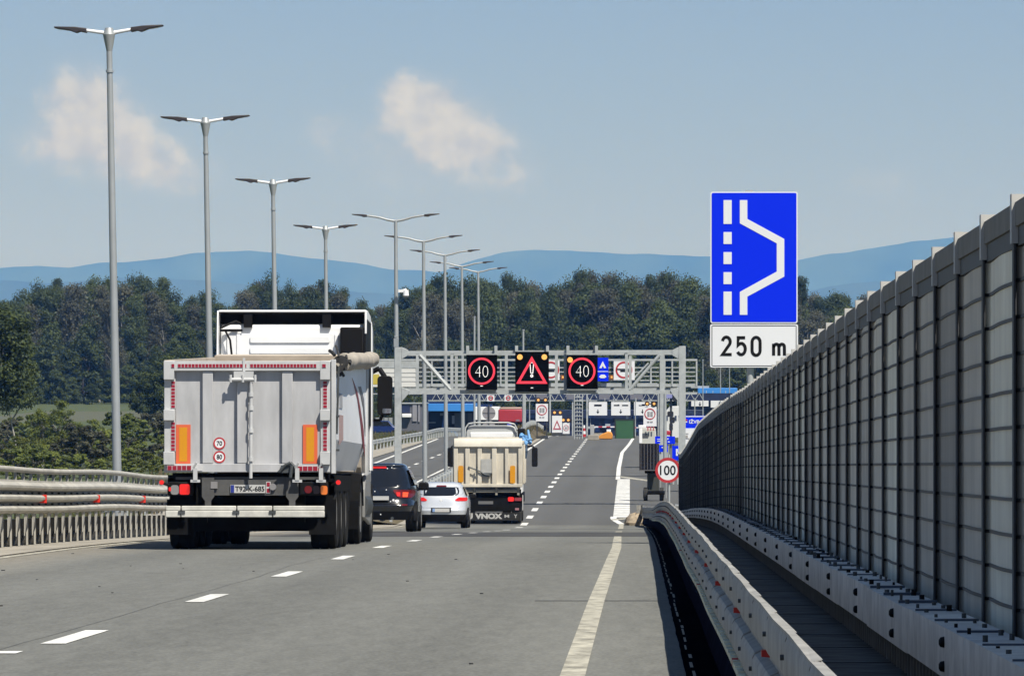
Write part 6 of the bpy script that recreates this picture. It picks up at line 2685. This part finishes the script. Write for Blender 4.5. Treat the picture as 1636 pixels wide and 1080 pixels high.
# grey noise panels and a blue car beyond the opposite carriageway
t = thing('panel_fence', 'short grey panel fence beyond the opposite carriageway', 'fence', (P(615, 0, 560).x, 560, R(560)))
m = MB(M('fence_panel_grey', (.34, .36, .36), .6, nz=.1, scale=2))
for x0 in (600, 607, 614, 621):
    prect(m, x0, x0 + 6.5, 667, 692, 560, .1)
m.build('panel', t, base=t.location, smooth=0)
m = MB(galv_dark)
for x0 in (599.4, 606.6, 613.6, 620.6, 628):
    q = P(x0, 666, 560)
    m.box(q.x - .03, q.x + .03, 559.95, 560.15, R(560) - .5, q.z)
m.build('post', t, base=t.location, smooth=0)
DCr = 520.
cr = thing('parked_car', 'dark blue car beyond the guard rail of the opposite carriageway', 'car', (P(612, 0, DCr).x, DCr, R(DCr)))
m = MB(M('car_blue', (.01, .03, .16), .25, coat=.8))
m.prism([(-1.6, .3), (1.7, .3), (1.75, .75), (1.0, .92), (.55, 1.42), (-.75, 1.45), (-1.45, .95), (-1.7, .85)], -.8, .8, 'y')
m.build('body', cr, bevel=.12, seg=3)
m = MB(glass_dark)
m.prism([(-1.2, .95), (.8, .95), (.5, 1.36), (-.7, 1.38)], -.815, .815, 'y')
m.build('window', cr, smooth=0)
for sx in (-1.05, 1.1):
    for sy in (-1, 1):
        m = MB(rubber)
        m.tube((sx, sy * .62, .3), (sx, sy * .82, .3), .3, n=18)
        m.build('wheel', cr, smooth=40)

# more clutter round the crossing
for px_, y0, y1, d, lab in ((1123, 574, 634, 640, 'thin mast rising beside the railed gantry end'), (1151, 588, 640, 675, 'thin pale pole standing over the blue booth roof'), (1165.5, 588, 640, 675, 'second thin pale pole over the blue booth roof'),
                            (1110, 636, 690, 560, 'thin pole between gantry post and flagged sign'), (1015, 636, 690, 620, 'thin lane pole beside the green container'), (846, 640, 700, 560, 'thin lane pole next to the tall roadworks board')):
    a_, b_ = P(px_, y0, d), P(px_, y1, d)
    m = MB(galv_far)
    m.tube((a_.x, d, R(d) - .2), (a_.x, d, a_.z), .07, .05, 8)
    m.tube((a_.x, d, a_.z - .12), (a_.x, d, a_.z), .09, .09, 8)
    tag(m.build('pole', smooth=40), lab, 'pole')
DK = 540.
kc = thing('site_cabin', 'white site cabin behind the dark traffic signals', 'cabin', (P(1074, 0, DK).x, DK, R(DK)))
m = MB(M('cabin_white', (.85, .86, .86), .5, nz=.06, scale=1.))
a_, b_ = P(1061, 700, DK), P(1089, 649, DK)
m.prism([(a_.x, R(DK) - .2), (b_.x, R(DK) - .2), (b_.x, b_.z), (lerp(a_.x, b_.x, .35), b_.z), (a_.x, P(0, 660, DK).z)], DK, DK + 3, 'y')
m.build('wall', kc, base=kc.location, bevel=.04)
m = MB(M('cabin_window', (.05, .07, .12), .3))
for x0 in (1064, 1070, 1078, 1084):
    prect(m, x0, x0 + 3, 664, 672, DK, .03, dfront=.035)
m.build('window', kc, base=kc.location, smooth=0)
for i, (px_, d, lab) in enumerate(((946, 505, 'red and white boom barrier between lattice mast and orange barrier'), (1003, 600, 'red and white boom barrier behind the green container'))):
    bm_ = thing('boom_barrier', lab, 'barrier', (P(px_, 0, d).x, d, R(d)))
    m = MB(M('boom_box_grey', (.45, .46, .46), .5))
    q = P(px_, 0, d)
    m.box(q.x - .18, q.x + .18, d - .15, d + .15, R(d), R(d) + 1.05)
    m.build('housing', bm_, base=bm_.location, bevel=.03)
    m = MB(white_paint)
    for k in range(6):
        m.box(q.x + .2 + k * .36, q.x + .56 + k * .36, d - .2, d - .16, R(d) + .82, R(d) + .93, sign_red if k % 2 else sign_white)
    m.build('boom', bm_, base=bm_.location, smooth=0)
DCn = 470.
for i, (px_, lab) in enumerate(((948, 'grey concrete barrier block, nearer of two, by the orange barrier'), (957, 'grey concrete barrier block touching the orange barrier'))):
    m = MB(conc)
    q = P(px_, 0, DCn + i * 14)
    y_ = DCn + i * 14
    m.prism([(q.x - .5, R(y_)), (q.x + .5, R(y_)), (q.x + .44, R(y_) + .45), (q.x - .44, R(y_) + .45)], y_, y_ + .5, 'y')
    tag(m.build('concrete_block', bevel=.04), lab, 'barrier')

# ================================================================ trees
bark = M('bark', (.075, .062, .05), .9, nz=.4, scale=3)
pale_bark = M('pale_bark', (.42, .40, .35), .8, nz=.3, scale=2, stretch=(1, 1, .3))
leaf_dark = leaf_mat('forest_leaves', (.012, .023, .007), (.095, .122, .038))
leaf_grey = leaf_mat('grey_leaves', (.028, .032, .020), (.135, .135, .085))
leaf_mid = leaf_mat('shrub_leaves', (.034, .052, .010), (.20, .235, .058))
leaf_yel = leaf_mat('bush_leaves', (.035, .050, .008), (.13, .145, .03))


def tree_mesh(seed, h, wd, nclump, nleaf, ls, leafm, barkm, low=.18, shape='oval', trunk_r=.018):
    """returns (crown mesh, trunk mesh); crown of small leaf-sized faces gathered in ragged clumps"""
    r = random.Random(seed)
    vs, fs, tone = [], [], []
    clumps = []
    for i in range(nclump):
        t = r.random()
        z = h * lerp(low, 1.0, t ** .85)
        if shape == 'oval':
            rad = wd * (math.sin(math.pi * min(1, (.12 + .83 * t))) ** .6)
        elif shape == 'spire':
            rad = wd * (1.02 - t) ** .6 * (.5 + .5 * min(1, t * 4))
        else:
            rad = wd * math.sqrt(max(.05, 1 - t * t))
        a = r.uniform(0, 6.283)
        q = rad * math.sqrt(r.uniform(.1, 1)) * r.uniform(.75, 1.15)
        clumps.append((q * math.cos(a), q * math.sin(a), z * r.uniform(.96, 1.03), r.uniform(.55, 1.2) * h * .085, r.uniform(.0, 1)))
    per = nleaf // nclump
    for cx, cy, cz, cr, ct in clumps:
        for k in range(per):
            u = Vector((r.gauss(0, 1), r.gauss(0, 1), r.gauss(0, 1)))
            u.normalize()
            rr = cr * r.uniform(.35, 1.12)
            c = Vector((cx + u.x * rr * 1.15, cy + u.y * rr * 1.15, cz + u.z * rr * .85))
            nrm = (u + Vector((r.gauss(0, .6), r.gauss(0, .6), r.gauss(0, .6) + .25))).normalized()
            e1 = nrm.cross(Vector((r.gauss(0, 1), r.gauss(0, 1), r.gauss(0, 1)))).normalized()
            e2 = nrm.cross(e1)
            s = ls * r.uniform(.6, 1.4)
            o = len(vs)
            vs += [tuple(c - e1 * s), tuple(c - e2 * s * .55 + nrm * s * .1), tuple(c + e1 * s), tuple(c + e2 * s * .6 + nrm * s * .1)]
            fs.append((o, o + 1, o + 2, o + 3))
            tone.append(min(1, max(0, .7 * ct + .3 * r.random())))
    me = bpy.data.meshes.new('crown')
    me.from_pydata(vs, [], fs)
    me.materials.append(leafm)
    at = me.attributes.new('tone', 'FLOAT', 'FACE')
    at.data.foreach_set('value', tone)
    me.update()
    tm = MB(barkm)
    rr = h * trunk_r
    bend = [(r.gauss(0, .012) * h * i, r.gauss(0, .012) * h * i, h * .78 * i / 5) for i in range(6)]
    bend[0] = (0, 0, -.4)
    tm.path(bend, [rr * (1 - .16 * i) for i in range(6)], 8)
    for cx, cy, cz, cr, ct in r.sample(clumps, min(9, len(clumps))):
        b = bend[min(5, max(1, int(cz / (h * .78) * 5 * .75)))]
        mid = (lerp(b[0], cx, .5), lerp(b[1], cy, .5), lerp(b[2], cz, .62))
        tm.path([b, mid, (cx, cy, cz)], [rr * .42, rr * .26, rr * .1], 5)
    me2 = tm.build('trunk', smooth=50)
    mesh2 = me2.data
    bpy.data.objects.remove(me2)
    return me, mesh2


KINDS = {}
for i in range(4):
    KINDS['tall', i] = tree_mesh(100 + i, 20., 2.9, 70, 17000, .19, leaf_dark, bark, .10)
for i in range(2):
    KINDS['spire', i] = tree_mesh(140 + i, 20., 2.2, 60, 14000, .18, leaf_dark, bark, .10, 'spire')
for i in range(3):
    KINDS['round', i] = tree_mesh(180 + i, 12., 3.6, 60, 14000, .18, leaf_dark, bark, .02, 'dome')
for i in range(2):
    KINDS['grey', i] = tree_mesh(160 + i, 20., 2.7, 64, 11000, .19, leaf_grey, pale_bark, .16, 'oval', .014)
for i in range(3):
    KINDS['near', i] = tree_mesh(220 + i, 8., 2.0, 46, 8000, .12, leaf_mid, pale_bark, .16, 'oval', .013)
for i in range(3):
    KINDS['bush', i] = tree_mesh(260 + i, 2.8, 1.7, 34, 8000, .075, leaf_mid, bark, .02, 'dome', .012)
for i in range(2):
    KINDS['willow', i] = tree_mesh(280 + i, 2.8, 1.5, 34, 8000, .08, leaf_grey, pale_bark, .05, 'oval', .014)
    KINDS['yellow', i] = tree_mesh(290 + i, 2.8, 1.7, 34, 8000, .075, leaf_yel, bark, .02, 'dome', .012)
KINDS['birch', 0] = tree_mesh(320, 12., 2.5, 60, 14000, .14, leaf_dark, pale_bark, .42, 'oval', .012)


def plant(kind, x, y, h, label, group, name='tree', cat='tree', wide=1., sink=.2):
    crown, trunk = KINDS[kind]
    base_h = {'tall': 20., 'spire': 20., 'grey': 20., 'round': 12., 'near': 8., 'bush': 2.8, 'willow': 2.8, 'yellow': 2.8, 'birch': 12.}[kind[0]]
    s = h / base_h
    t = thing(name, label, cat, (x, y, ground_z(x, y) - sink), (0, 0, rnd.uniform(0, 6.28)), group)
    t.scale = (s * wide, s * wide, s)
    for nm, me in (('crown', crown), ('trunk', trunk)):
        o = bpy.data.objects.new(nm, me)
        COL.objects.link(o)
        o.parent = t
    return t


TOP = [(-30, 486), (0, 478), (40, 470), (70, 462), (100, 456), (130, 450), (150, 446), (175, 452), (200, 446), (230, 446), (255, 452), (280, 478), (300, 488), (330, 482), (360, 474), (400, 462), (430, 450), (460, 445), (475, 462), (495, 462),
       (520, 458), (545, 470), (575, 486), (600, 490), (625, 488), (645, 474), (670, 466), (700, 456), (725, 450), (750, 458), (775, 456), (800, 450), (830, 444), (850, 452), (862, 468), (880, 462), (905, 452), (930, 448),
       (960, 454), (985, 448), (1010, 444), (1035, 446), (1060, 452), (1075, 446), (1100, 446), (1115, 460), (1128, 472), (1150, 470), (1200, 462), (1250, 460), (1285, 462), (1300, 480), (1330, 474), (1350, 482), (1400, 486), (1500, 490)]
TALL_L = 'tall dark green tree in the dense wood across the plain'
ROUND_L = 'lower tree at the front edge of the dense wood'
px = -40.
while px < 1420:                                                    # skyline row
    d = 1040 + rnd.uniform(-25, 25)
    x = (px - CX) * d / F
    top = EYE - (interp(TOP, px) + rnd.choice((-8, -4, 0, 4, 10, 18)) + rnd.uniform(-3, 3) - HY) * d / F
    h = top - ground_z(x, d) + .2
    if not (1090 < px < 1110 and False):
        plant(rnd.choice([('tall', 0), ('tall', 1), ('tall', 2), ('tall', 3), ('spire', 0), ('spire', 1), ('spire', 0), ('spire', 1), ('grey', 0)]), x, d, h, TALL_L, 'tall trees of the wood', wide=rnd.uniform(.55, .88))
    px += rnd.uniform(10, 18)
px = -45.
while px < 1420:                                                    # second row, a little lower
    d = 1005 + rnd.uniform(-14, 14)
    x = (px - CX) * d / F
    top = EYE - (interp(TOP, px) + rnd.uniform(6, 34) - HY) * d / F
    plant(rnd.choice([('tall', 0), ('tall', 1), ('tall', 2), ('grey', 1), ('grey', 0)]), x, d, top - ground_z(x, d) + .2, TALL_L, 'tall trees of the wood', wide=rnd.uniform(.65, .95))
    px += rnd.uniform(14, 23)
px = -45.
while px < 1420:                                                    # rounded trees along the edge of the wood
    d = 972 + rnd.uniform(-14, 14)
    x = (px - CX) * d / F
    top = EYE - (rnd.uniform(515, 565) - HY) * d / F
    plant(rnd.choice([('round', 0), ('round', 1), ('round', 2), ('grey', 0), ('grey', 1), ('spire', 0)]), x, d, top - ground_z(x, d) + .2, ROUND_L, 'lower trees at the edge of the wood', wide=rnd.uniform(.8, 1.1))
    px += rnd.uniform(20, 34)
px = -45.
while px < 620:                                                     # scrub at the foot of the wood
    d = 950 + rnd.uniform(-8, 8)
    x = (px - CX) * d / F
    plant(rnd.choice([('round', 0), ('round', 1), ('round', 2)]), x, d, rnd.uniform(3.5, 7), 'dark scrub tree at the foot of the wood', 'scrub at the foot of the wood', wide=rnd.uniform(1.2, 1.6))
    px += rnd.uniform(22, 36)
px = 590.
while px < 1420:                                                    # low trees behind the crossing
    d = 900 + rnd.uniform(-14, 14)
    x = (px - CX) * d / F
    top = EYE - (rnd.uniform(575, 612) - HY) * d / F
    plant(rnd.choice([('round', 0), ('round', 1), ('round', 2)]), x, d, top - ground_z(x, d) + .3, 'low dark tree growing just behind the border crossing', 'low trees behind the border crossing', wide=rnd.uniform(.9, 1.3))
    px += rnd.uniform(34, 52)
# dark tree beside the lorry
for pxx, d, top, lab, w_ in ((262, 640, 566, 'dark leafy tree standing beside the grey lorry, before the wood', 1.0), (228, 660, 596, 'dark shorter tree at the meadow edge near the grey lorry', .9), (292, 650, 560, 'dark tree hidden mostly behind the grey tipper lorry', 1.),
                         (322, 655, 600, 'low dark tree behind the grey tipper lorry', 1.1)):
    x = (pxx - CX) * d / F
    plant(('round', 1 if pxx > 250 else 2), x, d, EYE - (top - HY) * d / F - ground_z(x, d), lab, None, wide=w_)
# near trees and bushes by the bridge
d = 430.
plant(('birch', 0), (-8 - CX) * d / F, d, EYE - (498 - HY) * d / F + 1.2, 'tall pale-trunked tree at the edge of the view above the bridge rail', None, wide=1.25)
plant(('birch', 0), (26 - CX) * 445 / F, 445, EYE - (540 - HY) * 445 / F + 1.1, 'slender pale-trunked tree beside the tallest near tree', None, wide=.8)
for pxx, d, top, lab in ((98, 420, 640, 'young dark tree with a thin pale trunk among the bushes'), (66, 425, 655, 'small open tree between yellow bush and young dark tree'), (122, 430, 672, 'small leafy tree next to the young dark tree')):
    x = (pxx - CX) * d / F
    plant(('near', {98: 0, 66: 1, 122: 2}[pxx]), x, d, EYE - (top - HY) * d / F - ground_z(x, d), lab, None, wide=.9)
BUSH_L = 'green leafy bush growing below the bridge, over the pale rail'
bpx = -20.
while bpx < 300:
    d = rnd.uniform(375, 425)
    x = (bpx - CX) * d / F
    top = EYE - (rnd.uniform(672, 722) - HY) * d / F
    plant(rnd.choice([('bush', 0), ('bush', 1), ('bush', 2), ('willow', 0), ('willow', 1), ('yellow', 0)]), x, d, top - ground_z(x, d), BUSH_L, 'green bushes below the bridge', 'bush', 'bush', wide=rnd.uniform(.9, 1.4))
    bpx += rnd.uniform(12, 20)
bpx = -20.
while bpx < 300:
    d = rnd.uniform(325, 365)
    x = (bpx - CX) * d / F
    top = EYE - (rnd.uniform(712, 738) - HY) * d / F
    plant(rnd.choice([('bush', 0), ('bush', 1), ('bush', 2), ('willow', 0), ('willow', 1), ('yellow', 0)]), x, d, top - ground_z(x, d), BUSH_L, 'green bushes below the bridge', 'bush', 'bush', wide=rnd.uniform(1.1, 1.6))
    bpx += rnd.uniform(12, 20)
bpx = -20.
while bpx < 300:
    d = rnd.uniform(455, 540)
    x = (bpx - CX) * d / F
    top = EYE - (rnd.uniform(655, 692) - HY) * d / F
    plant(rnd.choice([('bush', 0), ('bush', 1), ('bush', 2), ('willow', 0), ('willow', 1), ('yellow', 0)]), x, d, top - ground_z(x, d), BUSH_L, 'green bushes below the bridge', 'bush', 'bush', wide=rnd.uniform(.9, 1.4))
    bpx += rnd.uniform(15, 26)
for pxx, d, top in ((38, 405, 692), (60, 412, 700), (150, 408, 706), (205, 410, 712)):
    x = (pxx - CX) * d / F
    plant(('yellow', rnd.randrange(2)), x, d, EYE - (top - HY) * d / F - ground_z(x, d), 'yellowish green bush growing below the bridge, over the pale rail', 'yellowish bushes below the bridge', 'bush', 'bush', wide=1.3)
for pxx, d, top in ((588, 600, 628), (604, 590, 640), (620, 585, 648), (634, 610, 632), (652, 640, 630), (668, 650, 634), (815, 690, 642), (842, 700, 640), (896, 700, 640)):
    x = (pxx - CX) * d / F
    plant(('round', rnd.randrange(3)), x, d, EYE - (top - HY) * d / F - ground_z(x, d), 'small bushy tree beside the buildings of the border crossing', 'small bushy trees at the crossing', wide=.8)
